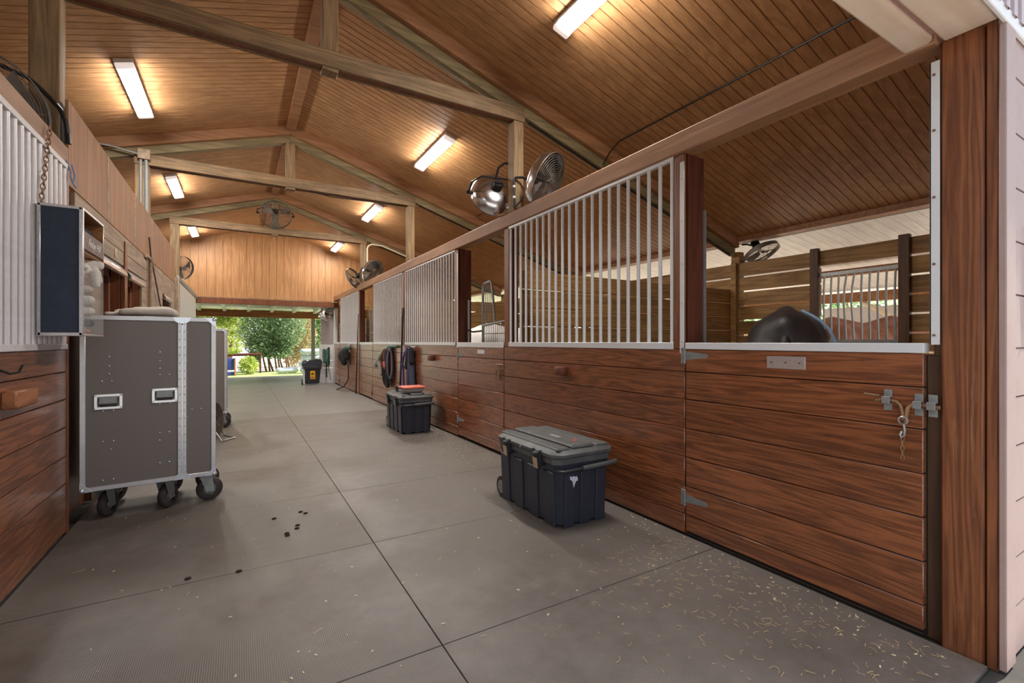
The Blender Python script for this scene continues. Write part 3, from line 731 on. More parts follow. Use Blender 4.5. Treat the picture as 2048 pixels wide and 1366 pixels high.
for i, (a, b) in enumerate(((5.2, 6.29), (6.45, 7.40), (9.25, 10.25))):
    d = thing('door_%d' % (5+i), ['first left tack room door, framed in dark brown, behind the hanging box', 'second left tack room door past the brown casing', 'far left doorway under a silver cap, dark panel standing for its unlit inside'][i], 'door', (XL-0.1, a, 0), kind='structure')
    MB().box(XL-0.16, XL-0.10, a, a+0.1, 0.0, 2.12, 0.004).build('frame', M['doorframe'], d)
    MB().box(XL-0.16, XL-0.10, b-0.1, b, 0.0, 2.12, 0.004).build('frame', M['doorframe'], d)
    MB().box(XL-0.16, XL-0.10, a, b, 2.02, 2.12, 0.004).build('frame', M['doorframe'], d)
    MB().box(XL-0.20, XL-0.165, a+0.05, b-0.05, 0.0, 2.03, 0.004).build('panel', M['dooroak'] if i < 2 else M['dark'], d)  # the last doorway gets a dark sheet in place of its unlit inside
    MB().box(XL-0.10, XL-0.03, a, a+0.02, 0.0, 2.15).build('reveal', M['doorframe'], d); MB().box(XL-0.10, XL-0.03, b-0.02, b, 0.0, 2.15).build('reveal', M['doorframe'], d)
    m = MB()
    pts = [(XL-0.028, 2.165), (XL+0.034, 2.075), (XL+0.036, 2.045), (XL+0.012, 2.035), (XL-0.02, 2.065)]
    for p, q in zip(pts, pts[1:]): m.quad((p[0], a+0.02, p[1]), (q[0], a+0.02, q[1]), (q[0], b-0.02, q[1]), (p[0], b-0.02, p[1]))
    m.box(XL-0.04, XL-0.028, a+0.02, b-0.02, 2.06, 2.155)
    m.build('metal_cap', M['alubright'], d, ang=20)
m = MB(); m.lathe([(0, 0), (0.045, 0), (0.05, 0.006), (0, 0.012)], frame((XL-0.003, 5.92, 2.23), (1, 0, 0)), 20)
o = tag(m.build('number_plate', M['latch']), 'oval tan number plate above the first left door', 'plate')
# left near stall front: boards, grille, posts
lb = [0.012, 0.16, 0.355, 0.548, 0.75, 0.947, 1.14, 1.30]
o = struct(boards(XL, 1.2, 4.40, lb, d=-1, name='wall_left'), 'red-brown board stall front at the left edge')
backing(XL, 1.2, 4.40, parent=o, d=-1).build('backing', M['dark'], o)
t = thing('end_post', 'narrow red-brown post ending the left stall front beside the flight case', 'post', (XL-0.05, 4.44, 0))
MB().box(XL-0.10, XL+0.004, 4.404, 4.452, 0.0, 2.58, 0.004).build('post', M['boardZ'], t)
grille(XL, 1.3, 4.395, 34, 'silver bar grille on the left stall front behind the hanging box', z0=1.298, z1=2.605, rb=0.0185, mat='barleft', zt=0.038, d=1)
m = MB(); m.box(XL-0.12, XL, 1.2, 4.455, 2.607, 2.735, 0.006)
struct(m.build('trim_4', M['beamY']), 'tan header beam over the left stall front')
# left inner closing walls
for a, b, lbx in ((Y0+0.05, 4.45, 'pale inside wall of the left stall'),):
    struct(MB().box(-4.6, -4.55, a, b, 0, cz(-4.6)).build('wall_left_outer', M['wallwhite']), lbx)
struct(MB().box(-4.6, XL-0.27, 4.62, 4.66, 0, 2.6).build('wall_left_partition', M['ply']), 'partition behind the left stall')
struct(MB().box(-5.62, -5.58, Y0, YE, 0, cz(-5.6)+0.02).build('wall_left_outer', M['ply']), 'outer left wall of the barn')
# white panelled bay near the far end on the left
m = MB()
m.box(XL-0.04, XL-0.01, 11.35, 15.9, 0.0, 2.585, 0.004)
o = struct(m.build('wall_left', M['wallwhite']), 'white panelled wall at the far left end')
MB().box(XL-0.03, XL+0.03, 11.15, 11.33, 0.0, 2.62, 0.004).build('corner_board', M['trimgrey'], o)
MB().box(XL-0.03, XL+0.02, 11.33, 15.9, 2.59, 2.68, 0.01).build('top_trim', M['galdull'], o)

# ---- far gable wall, opening and canopy beyond
m = MB(); x = -5.6
while x < 6.9:
    w_ = 0.2; a = x; b = min(x+w_, 6.9)
    m.hexa([(a+0.003, YE, 2.66), (b-0.003, YE, 2.66), (b-0.003, YE+0.03, 2.66), (a+0.003, YE+0.03, 2.66),
            (a+0.003, YE, cz(a)+0.01), (b-0.003, YE, cz(b)+0.01), (b-0.003, YE+0.03, cz(b)+0.01), (a+0.003, YE+0.03, cz(a)+0.01)])
    x += w_
m.hexa([(-5.6, YE+0.03, 2.66), (6.9, YE+0.03, 2.66), (6.9, YE+0.05, 2.66), (-5.6, YE+0.05, 2.66), (-5.6, YE+0.03, 2.9), (6.9, YE+0.03, 2.9), (6.9, YE+0.05, 2.9), (-5.6, YE+0.05, 2.9)])
m.prism([(-5.6, 2.9), (6.9, 2.9), (AX, 4.87)], Matrix(((1, 0, 0, 0), (0, 0, 1, YE+0.03), (0, 1, 0, 0), (0, 0, 0, 1))), 0.02)
struct(m.build('wall_gable', M['gable'], smooth=False), 'orange-brown plywood gable above the far opening')
struct(MB().box(XR+0.1, 6.9, YE, YE+0.03, 0, 2.66).build('wall_end_right', M['slatX']), 'end wall of the right stalls')
struct(MB().box(-5.6, XL-0.05, YE, YE+0.03, 0, 2.66).build('wall_end_left', M['ply']), 'end wall of the left rooms')
struct(MB().box(XL-0.1, XR+0.1, YE-0.05, YE+0.12, 2.47, 2.64, 0.006).build('trim_5', M['doorframe']), 'dark brown header beam under the gable')
cn = thing('canopy', 'white raftered canopy roof outside the far opening', 'canopy', (0.8, 18, 2.3))
for k in range(9):
    x = -2.0+0.75*k
    MB().hexa([(x, YE+0.12, 2.60), (x+0.10, YE+0.12, 2.60), (x+0.10, 19.58, 2.46), (x, 19.58, 2.46), (x, YE+0.12, 2.735), (x+0.10, YE+0.12, 2.735), (x+0.10, 19.58, 2.635), (x, 19.58, 2.635)]).build('rafter', M['white'], cn)
MB().hexa([(-3, YE+0.1, 2.74), (6, YE+0.1, 2.74), (6, 20.6, 2.61), (-3, 20.6, 2.61), (-3, YE+0.1, 2.79), (6, YE+0.1, 2.79), (6, 20.6, 2.66), (-3, 20.6, 2.66)]).build('roof_deck', M['white'], cn)
MB().box(-3, 6, 19.6, 19.75, 2.27, 2.53, 0.006).build('front_beam', M['rustbeam'], cn)
for x, lb_ in ((2.45, 0), (-2.2, 1)):
    MB().box(x, x+0.13, 19.6, 19.74, -0.02, 2.27, 0.005).build('column', M['galdull'], cn)
# return wall outside the far end, right
m = MB(); 
for a, b in zip([0.0, 0.25, 0.5, 0.75, 1.0, 1.26], [0.25, 0.5, 0.75, 1.0, 1.26, 1.27]):
    m.box(2.25, XR+0.1, 16.12, 16.16, a+0.003, b-0.003, 0.003)
o = struct(m.build('wall_return', M['wallwhite']), 'white boarded return wall outside the far right corner')
m = MB()
for k in range(10): m.box(2.30+0.045*k, 2.338+0.045*k, 16.12, 16.15, 1.27, 2.47, 0.003)
m.build('ribbed_panel', M['corr'], o)
struct(MB().box(XR-0.02, XR+0.1, YE-0.02, 16.1, 0, 2.6, 0.004).build('trim_6', M['wallwhite']), 'white corner trim at the far end of the right wall')

# ---- lean-to beyond the right stalls
m = MB(); y = Y0-0.5
while y < YE:
    a, b = y+0.003, y+0.147
    m.hexa([(6.92, a, 3.03), (11.6, a, 2.42), (11.6, b, 2.42), (6.92, b, 3.03), (6.92, a, 3.06), (11.6, a, 2.45), (11.6, b, 2.45), (6.92, b, 3.06)])
    y += 0.15
struct(m.build('ceiling_lean_to', M['whiteceil'], smooth=False), 'white boarded sloping ceiling outside the stalls')
struct(MB().hexa([(6.9, Y0-0.5, 3.075), (11.8, Y0-0.5, 2.465), (11.8, YE, 2.465), (6.9, YE, 3.075), (6.9, Y0-0.5, 3.1), (11.8, Y0-0.5, 2.5), (11.8, YE, 2.5), (6.9, YE, 3.1)]).build('roof_lean_to', M['rooftop']), 'lean-to roof sheeting')
lt = thing('lean_to_frame', 'cream posts and brown beams of the lean-to seen through the barred window', 'shelter frame', (11.3, 4, 0))
for y in (0.9, 3.1, 5.6, 8.6, 12.0): MB().box(11.2, 11.34, y, y+0.14, -0.03, 2.3, 0.005).build('post', M['creampost'], lt)
MB().box(11.42, 11.46, 3.5, 5.4, -0.03, 2.1, 0.004).build('panel', M['white'], lt)
MB().box(11.18, 11.36, 0.2, YE, 2.2, 2.40, 0.005).build('beam', M['raf'], lt)
MB().box(9.2, 9.3, 0.2, YE, 2.52, 2.64, 0.005).build('beam', M['raf'], lt)
for z in (1.1, 1.5): MB().box(11.25, 11.29, 0.2, YE, z, z+0.09, 0.004).build('rail', M['creampost'], lt)
MB().tube([(11.25, 4.6, 2.2), (11.25, 3.2, 1.3)], 0.05, 8).build('brace', M['creampost'], lt)
# ================================================================ things
# ---- light fixtures
def fixture(x, yc, label, length=1.32):
    s = 1 if x > AX else -1
    t = thing('ceiling_light', label, 'ceiling light', (x, yc, cz(x)), group='long ceiling lights')
    ang = math.atan(SL)*s
    T = Matrix.Translation((x, yc, cz(x)-0.004)) @ Matrix.Rotation(ang, 4, 'Y')
    w = 0.085
    m = MB(); m.box(-w, w, -length/2, length/2, -0.045, 0.0, 0.004); m.xf(T); m.build('housing', M['lampwhite'], t)
    for e in (-1, 1):
        m = MB(); m.box(-w, w, e*length/2-0.0 if e > 0 else -length/2, (length/2-0.07) if e > 0 else -length/2+0.07, -0.085, -0.03, 0.018, seg=2); m.xf(T); m.build('end_cap', M['capglow'], t)
    m = MB(); prof = [(-w+0.004, -0.03), (-w+0.006, -0.055), (-w+0.03, -0.078), (w-0.03, -0.078), (w-0.006, -0.055), (w-0.004, -0.03)]
    L = length/2-0.07
    for p, q in zip(prof, prof[1:]): m.quad((p[0], -L, p[1]), (q[0], -L, q[1]), (q[0], L, q[1]), (p[0], L, p[1]))
    m.xf(T); m.build('diffuser', M['led'], t)
    return t
for i, yc in enumerate((6.86, 10.7, 14.65)):
    fixture(-1.05, yc, ['large glowing ceiling light on the left slope, nearest the camera', 'second glowing ceiling light on the left slope, under the middle truss', 'third and smallest glowing ceiling light on the left slope'][i])
for i, yc in enumerate((2.80, 6.70, 10.5, 14.75)):
    fixture(2.58, yc, ['ceiling light on the right slope cut off by the top of the picture', 'glowing ceiling light on the right slope between near and middle trusses', 'third glowing ceiling light along the right slope', 'smallest glowing ceiling light on the right slope, before the gable'][i])

# ---- round barn fans
def fan(label, o, n, r=0.30, up=(0, 0, 1), bowl=True, arm=None, wires=13, yoke=True, blades=3):
    t = thing('barn_fan', label, 'fan', o, group='round barn fans')
    F = frame(o, n, up)
    m = MB()
    for k in range(wires):
        rr = r*(0.16+0.84*k/(wires-1)); z = 0.075*(1-(rr/r)**2)+0.055
        m.tube([(rr*math.cos(a), rr*math.sin(a), z) for a in [i*2*math.pi/36 for i in range(36)]], 0.0022 if k < wires-1 else 0.006, 4, closed=True)
    for k in range(12):
        a = k*math.pi/6+0.1
        m.tube([(q*r*math.cos(a), q*r*math.sin(a), 0.075*(1-q*q)+0.052) for q in (0.15, 0.5, 0.8, 1.0)], 0.0026, 4)
    m.lathe([(0, 0.128), (0.05, 0.128), (0.05, 0.12), (0, 0.12)], None, 16)
    m.xf(F); m.build('front_guard', M['wire'], t)
    if bowl:
        m = MB(); m.lathe([(r, 0.055), (r*0.985, 0.0), (r*0.9, -0.05), (r*0.72, -0.09), (r*0.45, -0.112), (0.05, -0.118)], None, 40)
        m.lathe([(0.05, -0.114), (r*0.45, -0.108), (r*0.72, -0.086), (r*0.9, -0.046), (r*0.975, 0.0), (r*0.99, 0.055)], None, 40)
        m.xf(F); m.build('housing', M['chrome'], t)
    else:
        m = MB()
        for k in range(9):
            rr = r*(0.2+0.8*k/8); z = -0.09*(1-(rr/r)**2)-0.0
            m.tube([(rr*math.cos(a), rr*math.sin(a), z) for a in [i*2*math.pi/32 for i in range(32)]], 0.0024, 4, closed=True)
        for k in range(8):
            a = k*math.pi/4
            m.tube([(q*r*math.cos(a), q*r*math.sin(a), -0.09*(1-q*q)) for q in (0.2, 0.6, 1.0)], 0.003, 4)
        m.lathe([(r*1.0, 0.055), (r*1.0, -0.002), (r*0.985, -0.002), (r*0.985, 0.055)], None, 36)
        m.xf(F); m.build('rear_guard', M['wire'], t)
    m = MB(); m.lathe([(0, -0.2), (0.05, -0.2), (0.062, -0.185), (0.062, -0.09), (0.05, -0.08), (0.02, -0.08), (0.02, 0.0), (0, 0.0)], None, 20); m.xf(F); m.build('motor', M['blackmetal'], t)
    b0 = None
    for k in range(blades):
        a = 2*math.pi*k/blades+0.5
        m = MB()
        for (u0, u1) in ((0.05, 0.35), (0.35, 0.65), (0.65, 0.92)):
            def P(u, v):
                th = a+v*(0.2+0.22*u); tw = 0.03*v
                return (u*r*math.cos(th), u*r*math.sin(th), 0.015+tw)
            m.quad(P(u0, -1), P(u1, -1), P(u1, 1), P(u0, 1))
        m.xf(F); m.build('blade', M['blade'], t)
    if yoke:
        m = MB(); pts = [(r+0.01, 0, 0.02), (r+0.035, 0, 0.0), (r+0.035, 0, -0.16), (r*0.8, 0, -0.27), (-r*0.8, 0, -0.27), (-r-0.035, 0, -0.16), (-r-0.035, 0, 0.0), (-r-0.01, 0, 0.02)]
        m.tube(pts, 0.011, 8); m.cyl((r, 0, 0.02), (r+0.06, 0, 0.02), 0.018); m.cyl((-r, 0, 0.02), (-r-0.06, 0, 0.02), 0.018)
        m.xf(F); m.build('yoke', M['blackmetal'], t)
    if arm:
        MB().tube(arm, 0.014, 8).build('arm', M['blackmetal'], t)
    return t
fA = fan('chrome backed fan on the near right post, turned away from the camera', (2.64, 4.88, 3.13), (0.15, 0.79, -0.33), 0.28,
    arm=[(2.70, 4.62, 3.42), (2.66, 4.66, 3.43), (2.60, 4.70, 3.38), (2.58, 4.74, 3.25)], yoke=True)
fB = fan('dusty fan on the near right post, tilted down into the first stall', (2.86, 4.14, 3.10), (0.5, -0.75, -0.43), 0.315,
    arm=[(2.668, 4.452, 2.86), (2.664, 4.452, 3.02), (2.664, 4.452, 3.17), (2.68, 4.445, 3.20), (2.74, 4.40, 3.20), (2.80, 4.34, 3.16)], yoke=False)
MB().tube([(2.665, 4.452, 2.86), (2.72, 4.40, 2.93), (2.74, 4.36, 2.98)], 0.008, 6).build('strut', M['blackmetal'], fB)
for z in (2.98, 3.1): MB().cyl((2.664, 4.452, z-0.012), (2.664, 4.452, z+0.012), 0.016, n=10).build('clip', M['white'], fB)
fan('left fan of the far pair on the right wall, half hidden by its post', (2.64, 12.62, 3.05), (-0.6, 0.6, -0.4), 0.29, yoke=False, bowl=False, arm=[(2.70, 12.2, 2.86), (2.62, 12.4, 2.84), (2.56, 12.6, 2.86)])
fan('right fan of the far pair, tilted down over the third stall', (2.86, 11.72, 3.12), (0.5, -0.75, -0.43), 0.315, yoke=False,
    arm=[(2.668, 12.05, 2.88), (2.664, 12.045, 3.18), (2.70, 12.0, 3.24), (2.80, 11.95, 3.20)])
fan('wire caged fan hung on the king post of the far truss', (AX, 11.80, 4.26), (0.0, -0.78, -0.62), 0.33, bowl=False,
    arm=[(AX, 12.06, 4.3), (AX, 11.98, 4.3), (AX, 11.90, 4.32)])
fan('small wire fan at the far left post, seen edge on', (-1.12, 12.56, 3.0), (0.62, -0.72, -0.2), 0.26, bowl=False, yoke=False, arm=[(-1.16, 12.19, 3.0), (-1.14, 12.5, 3.0)])
fan('shiny fan hung under the canopy outside the far right corner', (2.38, 15.85, 2.22), (-0.2, 0.9, -0.45), 0.20, arm=[(2.68, 15.9, 2.45), (2.5, 15.88, 2.46), (2.40, 15.86, 2.42)], wires=9)
ARM = [(-1.34, 4.3, 3.16), (-1.245, 4.40, 3.16), (-1.215, 4.43, 3.14), (-1.14, 4.43, 3.06), (-1.085, 4.425, 2.99), (-1.055, 4.42, 2.91), (-1.045, 4.42, 2.83), (-1.04, 4.42, 2.755)]
fG = fan('large wire fan above the left stall front at the left edge', (-1.50, 4.36, 2.87), (0.05, -0.97, -0.2), 0.385, bowl=False, yoke=False, wires=22,
    arm=ARM)
MB().tube([(q[0]+0.0, q[1]-0.004, q[2]) for q in ARM[-2:]], 0.016, 8).build('end_fitting', M['blackmetal'], fG)
fan('dusty fan above the slatted wall at the back of the first stall', (7.0, 4.22, 2.76), (0.05, -0.48, -0.87), 0.27, yoke=False, bowl=False, arm=[(6.9, 4.46, 2.9), (6.95, 4.4, 2.9), (6.98, 4.3, 2.86)], wires=9)

# ---- rolling storage trunks
def trunk(name_label, x0, y0, x1, y1, extra=True):
    W, L = x1-x0, y1-y0
    t = thing('storage_trunk', name_label, 'storage trunk', ((x0+x1)/2, (y0+y1)/2, 0), group='rolling storage trunks')
    cx, cy = (x0+x1)/2, (y0+y1)/2
    def loop(w, l, z, ch):
        return [(cx-w/2+ch, cy-l/2, z), (cx+w/2-ch, cy-l/2, z), (cx+w/2, cy-l/2+ch, z), (cx+w/2, cy+l/2-ch, z), (cx+w/2-ch, cy+l/2, z), (cx-w/2+ch, cy+l/2, z), (cx-w/2, cy+l/2-ch, z), (cx-w/2, cy-l/2+ch, z)]
    m = MB(); bm = m.bm
    lv = [(0.88, 0.94, 0.02, 0.05), (0.885, 0.945, 0.06, 0.05), (0.94, 0.965, 0.42, 0.05), (0.96, 0.97, 0.43, 0.05), (0.97, 0.975, 0.47, 0.05)]
    rings = [[bm.verts.new(p) for p in loop(W*a, L*b, z, c)] for a, b, z, c in lv]
    for a, b in zip(rings, rings[1:]):
        for i in range(8): bm.faces.new((a[i], a[(i+1) % 8], b[(i+1) % 8], b[i]))
    bm.faces.new(rings[0][::-1]); bm.faces.new(rings[-1])
    # raised ribs on the long and short faces
    for k in range(4):
        y = cy-L*0.36+L*0.24*k; yw = L*0.075
        m.hexa([(cx-W*0.455, y-yw, 0.0), (cx-W*0.43, y-yw, 0.0), (cx-W*0.43, y+yw, 0.0), (cx-W*0.455, y+yw, 0.0),
                (cx-W*0.487, y-yw, 0.40), (cx-W*0.46, y-yw, 0.40), (cx-W*0.46, y+yw, 0.40), (cx-W*0.487, y+yw, 0.40)], 0.006)
    for k in range(3):
        x = cx-W*0.27+W*0.27*k; xw = W*0.085
        for s in (-1, 1):
            m.hexa([(x-xw, cy+s*L*0.462, 0.0), (x+xw, cy+s*L*0.462, 0.0), (x+xw, cy+s*L*0.484, 0.0), (x-xw, cy+s*L*0.484, 0.0),
                    (x-xw, cy+s*L*0.47, 0.40), (x+xw, cy+s*L*0.47, 0.40), (x+xw, cy+s*L*0.497, 0.40), (x-xw, cy+s*L*0.497, 0.40)], 0.006)
    m.build('body', M['trunk'], t, ang=30)
    m = MB(); bm = m.bm
    lv = [(1.0, 0.985, 0.462, 0.05), (1.0, 0.985, 0.50, 0.05), (1.06, 1.02, 0.515, 0.06), (1.06, 1.02, 0.535, 0.06), (0.95, 0.95, 0.56, 0.06), (0.93, 0.93, 0.562, 0.05)]
    rings = [[bm.verts.new(p) for p in loop(W*a, L*b, z, c)] for a, b, z, c in lv]
    for a, b in zip(rings, rings[1:]):
        for i in range(8): bm.faces.new((a[i], a[(i+1) % 8], b[(i+1) % 8], b[i]))
    bm.faces.new(rings[0][::-1]); bm.faces.new(rings[-1])
    for (a, b, z) in ((-0.44, -0.24, 0.576), (-0.20, 0.18, 0.588), (0.22, 0.44, 0.576)):
        m.box(cx+W*a, cx+W*b, cy-L*0.47, cy+L*0.47, 0.555, z, 0.012)
    m.build('lid', M['trunklid'], t, ang=30)
    for q, y in enumerate((cy-L*0.24, cy+L*0.27)):
        m = MB(); x = cx-W*0.53
        m.box(x-0.012, x+0.03, y-0.055, y-0.035, 0.43, 0.545, 0.004); m.box(x-0.012, x+0.03, y+0.035, y+0.055, 0.43, 0.545, 0.004)
        m.hexa([(x-0.006, y-0.034, 0.40), (x+0.02, y-0.034, 0.40), (x+0.02, y+0.034, 0.40), (x-0.006, y+0.034, 0.40), (x-0.024, y-0.034, 0.52), (x+0.02, y-0.034, 0.54), (x+0.02, y+0.034, 0.54), (x-0.024, y+0.034, 0.52)], 0.004)
        la = m.build('latch', M['blackplastic'], t)
        m = MB(); m.hexa([(x-0.012, y-0.026, 0.405), (x-0.008, y-0.026, 0.405), (x-0.008, y+0.026, 0.405), (x-0.012, y+0.026, 0.405), (x-0.024, y-0.026, 0.485), (x-0.018, y-0.026, 0.485), (x-0.018, y+0.026, 0.485), (x-0.024, y+0.026, 0.485)]); m.build('latch_plate', M['latch'] if extra else M['galdull'], la)
    if extra:
        MB().cyl((cx-W*0.545, cy+L*0.02, 0.522), (cx-W*0.52, cy+L*0.02, 0.522), 0.011, n=12).build('lock', M['galdull'], t)
    for s in (-1, 1):
        xw = cx+s*W*0.40; yw = y1-0.035
        m = MB(); m.cyl((xw-0.026, yw, 0.088), (xw+0.026, yw, 0.088), 0.088, n=24); w = m.build('wheel', M['rubber'], t)
        m = MB(); m.cyl((xw-0.030, yw, 0.088), (xw+0.030, yw, 0.088), 0.055, n=18)
        for k in range(8): a = k*math.pi/4; m.cyl((xw-0.033, yw+0.035*math.cos(a), 0.088+0.035*math.sin(a)), (xw-0.028, yw+0.035*math.cos(a), 0.088+0.035*math.sin(a)), 0.007, n=6)
        m.build('hub', M['galdull'], w)
    # fold-down pull bar across the near end
    MB().tube([(cx-W*0.47, y0+0.04, 0.425), (cx-W*0.47, y0-0.015, 0.425), (cx-W*0.42, y0-0.03, 0.425), (cx-W*0.1, y0-0.035, 0.43)], 0.011, 8).build('pull_bar', M['blackplastic'], t)
    MB().tube([(cx-W*0.12, y0-0.034, 0.43), (cx+W*0.40, y0-0.038, 0.44), (cx+W*0.49, y0-0.02, 0.44)], 0.017, 10).build('grip', M['trunklid'], t)
    return t
T1 = trunk('large navy black rolling trunk in the foreground, standing against the nearest stall front', 1.945, 2.66, 2.49, 3.55)
mk = frame((2.10, 2.663, 0.34), (0, -1, 0.06))
# hollow outline decal on the near end and print on the lid
poly = [(-0.036, 0.012), (-0.026, 0.03), (-0.01, 0.024), (0.0, 0.034), (0.014, 0.026), (0.036, 0.038), (0.034, 0.012), (0.014, -0.004), (0.004, -0.05), (-0.008, -0.022), (-0.022, -0.004), (-0.034, -0.006)]
MB().prism([(-p[0], p[1]) for p in poly], mk, 0.004).build('decal', M['decal'], T1, False, label='torn white decal')
m = MB(); m.box(2.19, 2.225, 2.98, 3.10, 0.588, 0.5895); m.build('lid_label', M['greycloth'], T1)
m = MB()
for k in range(5): m.box(2.215+0.012*k, 2.224+0.012*k, 2.80+0.006*k, 2.86, 0.588, 0.5893)
m.build('lid_print', M['redink'], T1, label='faded red print')
T2 = trunk('black rolling trunk farther along the right wall, food container on its lid', 2.02, 6.56, 2.52, 7.40, False)
ct = thing('food_container', 'shallow clear container with a coral lid on the farther trunk', 'container', (2.26, 6.78, 0.589))
m = MB(); m.hexa([(2.13, 6.68, 0.589), (2.38, 6.68, 0.589), (2.38, 6.88, 0.589), (2.13, 6.88, 0.589), (2.10, 6.65, 0.655), (2.41, 6.65, 0.655), (2.41, 6.91, 0.655), (2.10, 6.91, 0.655)], 0.012); m.build('base', M['clearplastic'], ct)
m = MB(); m.box(2.085, 2.425, 6.635, 6.925, 0.655, 0.685, 0.012, seg=2); m.build('lid', M['coral'], ct)
sp = MB().tube([(2.10, 7.0, 0.586), (2.08, 7.05, 0.64), (2.10, 7.15, 0.66), (2.16, 7.25, 0.63), (2.20, 7.3, 0.586)], 0.014, 8)
tag(sp.build('webbing_loop', M['blackcloth']), 'black webbing loop lying on the farther trunk behind the container', 'strap')

# ---- flight cases on casters
def caster(t, p, spin, r=0.098):
    x, y = p
    F = Matrix.Translation((x, y, 0)) @ Matrix.Rotation(spin, 4, 'Z')
    m = MB(); m.box(-0.05, 0.05, -0.05, 0.05, 0.222, 0.236, 0.003)
    for s in (-1, 1): m.hexa([(-0.03+0.035, s*0.036-0.003, r-0.02), (0.03+0.035, s*0.036-0.003, r-0.02), (0.03+0.035, s*0.036+0.003, r-0.02), (-0.03+0.035, s*0.036+0.003, r-0.02), (-0.045, s*0.036-0.003, 0.222), (0.045, s*0.036-0.003, 0.222), (0.045, s*0.036+0.003, 0.222), (-0.045, s*0.036+0.003, 0.222)])
    m.cyl((0.035, -0.045, r), (0.035, 0.045, r), 0.010, n=10); m.xf(F)
    c = m.build('caster', M['galdull'], t)
    T = F @ frame((0.035, -0.028, r), (0, 1, 0))
    m = MB(); m.lathe([(0.05, 0.0), (r-0.02, 0.0), (r-0.004, 0.008), (r, 0.02), (r, 0.036), (r-0.004, 0.048), (r-0.02, 0.056), (0.05, 0.056)], T, 28); w = m.build('wheel', M['rubber'], c)
    m = MB(); m.lathe([(0, 0.006), (0.02, 0.0), (0.03, 0.014), (0.058, 0.02), (0.058, 0.036), (0.03, 0.042), (0.02, 0.056), (0, 0.05)], T, 24); m.build('hub', M['galdull'], c)
def flight_case(label, o, rz, W=0.845, D=0.62, Z0=0.236, Z1=1.55, split=0.615):
    t = thing('flight_case', label, 'flight case', (o[0], o[1], 0), rz, group='grey flight cases on casters')
    G = Matrix.Translation((o[0], o[1], 0)) @ Matrix.Rotation(rz, 4, 'Z')
    e = 0.034
    def B(m, name, mat, par=t, **k): m.xf(G); return m.build(name, M[mat], par, **k)
    B(MB().box(0.006, split-0.004, 0.006, D-0.006, Z0+0.006, Z1-0.006), 'body', 'laminate')
    B(MB().box(split+0.004, W-0.006, 0.006, D-0.006, Z0+0.006, Z1-0.006), 'lid', 'laminate')
    def edge(x0, x1, y0, y1, z0, z1): B(MB().box(x0, x1, y0, y1, z0, z1, 0.003), 'edge_trim', 'alu')
    for y in ((-0.001, e), (D-e, D+0.001)):
        edge(-0.001, e, y[0], y[1], Z0, Z1); edge(W-e, W+0.001, y[0], y[1], Z0, Z1)
        edge(0, W, y[0], y[1], Z0-0.001, Z0+e); edge(0, W, y[0], y[1], Z1-e, Z1+0.001)
    for x in ((-0.001, e), (W-e, W+0.001)):
        edge(x[0], x[1], 0, D, Z0-0.0015, Z0+e); edge(x[0], x[1], 0, D, Z1-e, Z1+0.0015)
    edge(split-0.03, split-0.002, -0.003, 0.02, Z0, Z1+0.002); edge(split+0.002, split+0.03, -0.003, 0.02, Z0, Z1+0.002)
    edge(split-0.03, split+0.03, 0, D, Z1-0.02, Z1+0.002)
    m = MB()
    for k in range(20):
        z = Z0+0.05+(Z1-Z0-0.1)*k/19
        for x in (split-0.016, split+0.016): m.sphere((x, -0.004, z), 0.0055, (1, 0.5, 1), 8)
    m.box(split-0.006, split+0.006, -0.006, 0.0, Z0+0.04, Z1-0.06, 0.002)
    B(m, 'hinge_strip', 'alubright')
    for (x, z) in ((0, Z0), (W, Z0), (0, Z1), (W, Z1), (split, Z0), (split, Z1)):
        for y in (0.0, D):
            m = MB()
            sx = 1 if x == 0 else (-1 if x == W else 0); sz = 1 if z == Z0 else -1; sy = 1 if y == 0 else -1
            if sx:
                m.sphere((x+sx*0.012, y+sy*0.012, z+sz*0.012), 0.022, (1, 1, 1), 12)
                m.prism([(0, 0), (0.075, 0), (0.05, 0.03), (0.03, 0.05), (0, 0.075)], Matrix(((sx, 0, 0, x), (0, 0, -sy, y-sy*0.001), (0, sz, 0, z), (0, 0, 0, 1))), 0.003)
            else:
                m.prism([(-0.06, 0), (0.06, 0), (0.045, 0.035), (0.02, 0.05), (-0.02, 0.05), (-0.045, 0.035)], Matrix(((1, 0, 0, x), (0, 0, -sy, y-sy*0.002), (0, sz, 0, z), (0, 0, 0, 1))), 0.003)
            B(m, 'corner', 'alubright')
    for hx in (0.10, split-0.175):
        z = 0.90 if hx < 0.2 else 0.925
        m = MB(); w, h = 0.165, 0.115
        m.box(hx-0.02, hx-0.02+w, -0.004, 0.0, z-h/2, z-h/2+0.02, 0.002); m.box(hx-0.02, hx-0.02+w, -0.004, 0.0, z+h/2-0.02, z+h/2, 0.002)
        m.box(hx-0.02, hx, -0.004, 0.0, z-h/2, z+h/2, 0.002); m.box(hx-0.04+w, hx-0.02+w, -0.004, 0.0, z-h/2, z+h/2, 0.002)
        hd = B(m, 'recessed_handle', 'alubright')
        m = MB(); m.box(hx, hx-0.04+w, -0.001, 0.0065, z-h/2+0.02, z+h/2-0.02, 0.0); B(m, 'dish', 'galdull', hd)
        m = MB(); m.tube([(hx+0.006, -0.006, z+0.03), (hx+0.006, -0.010, z-0.022), (hx-0.046+w, -0.010, z-0.022), (hx-0.046+w, -0.006, z+0.03)], 0.0045, 8); m.cyl((hx+0.012, -0.011, z-0.024), (hx-0.052+w, -0.011, z-0.024), 0.010, n=10); B(m, 'grip', 'rubber', hd)
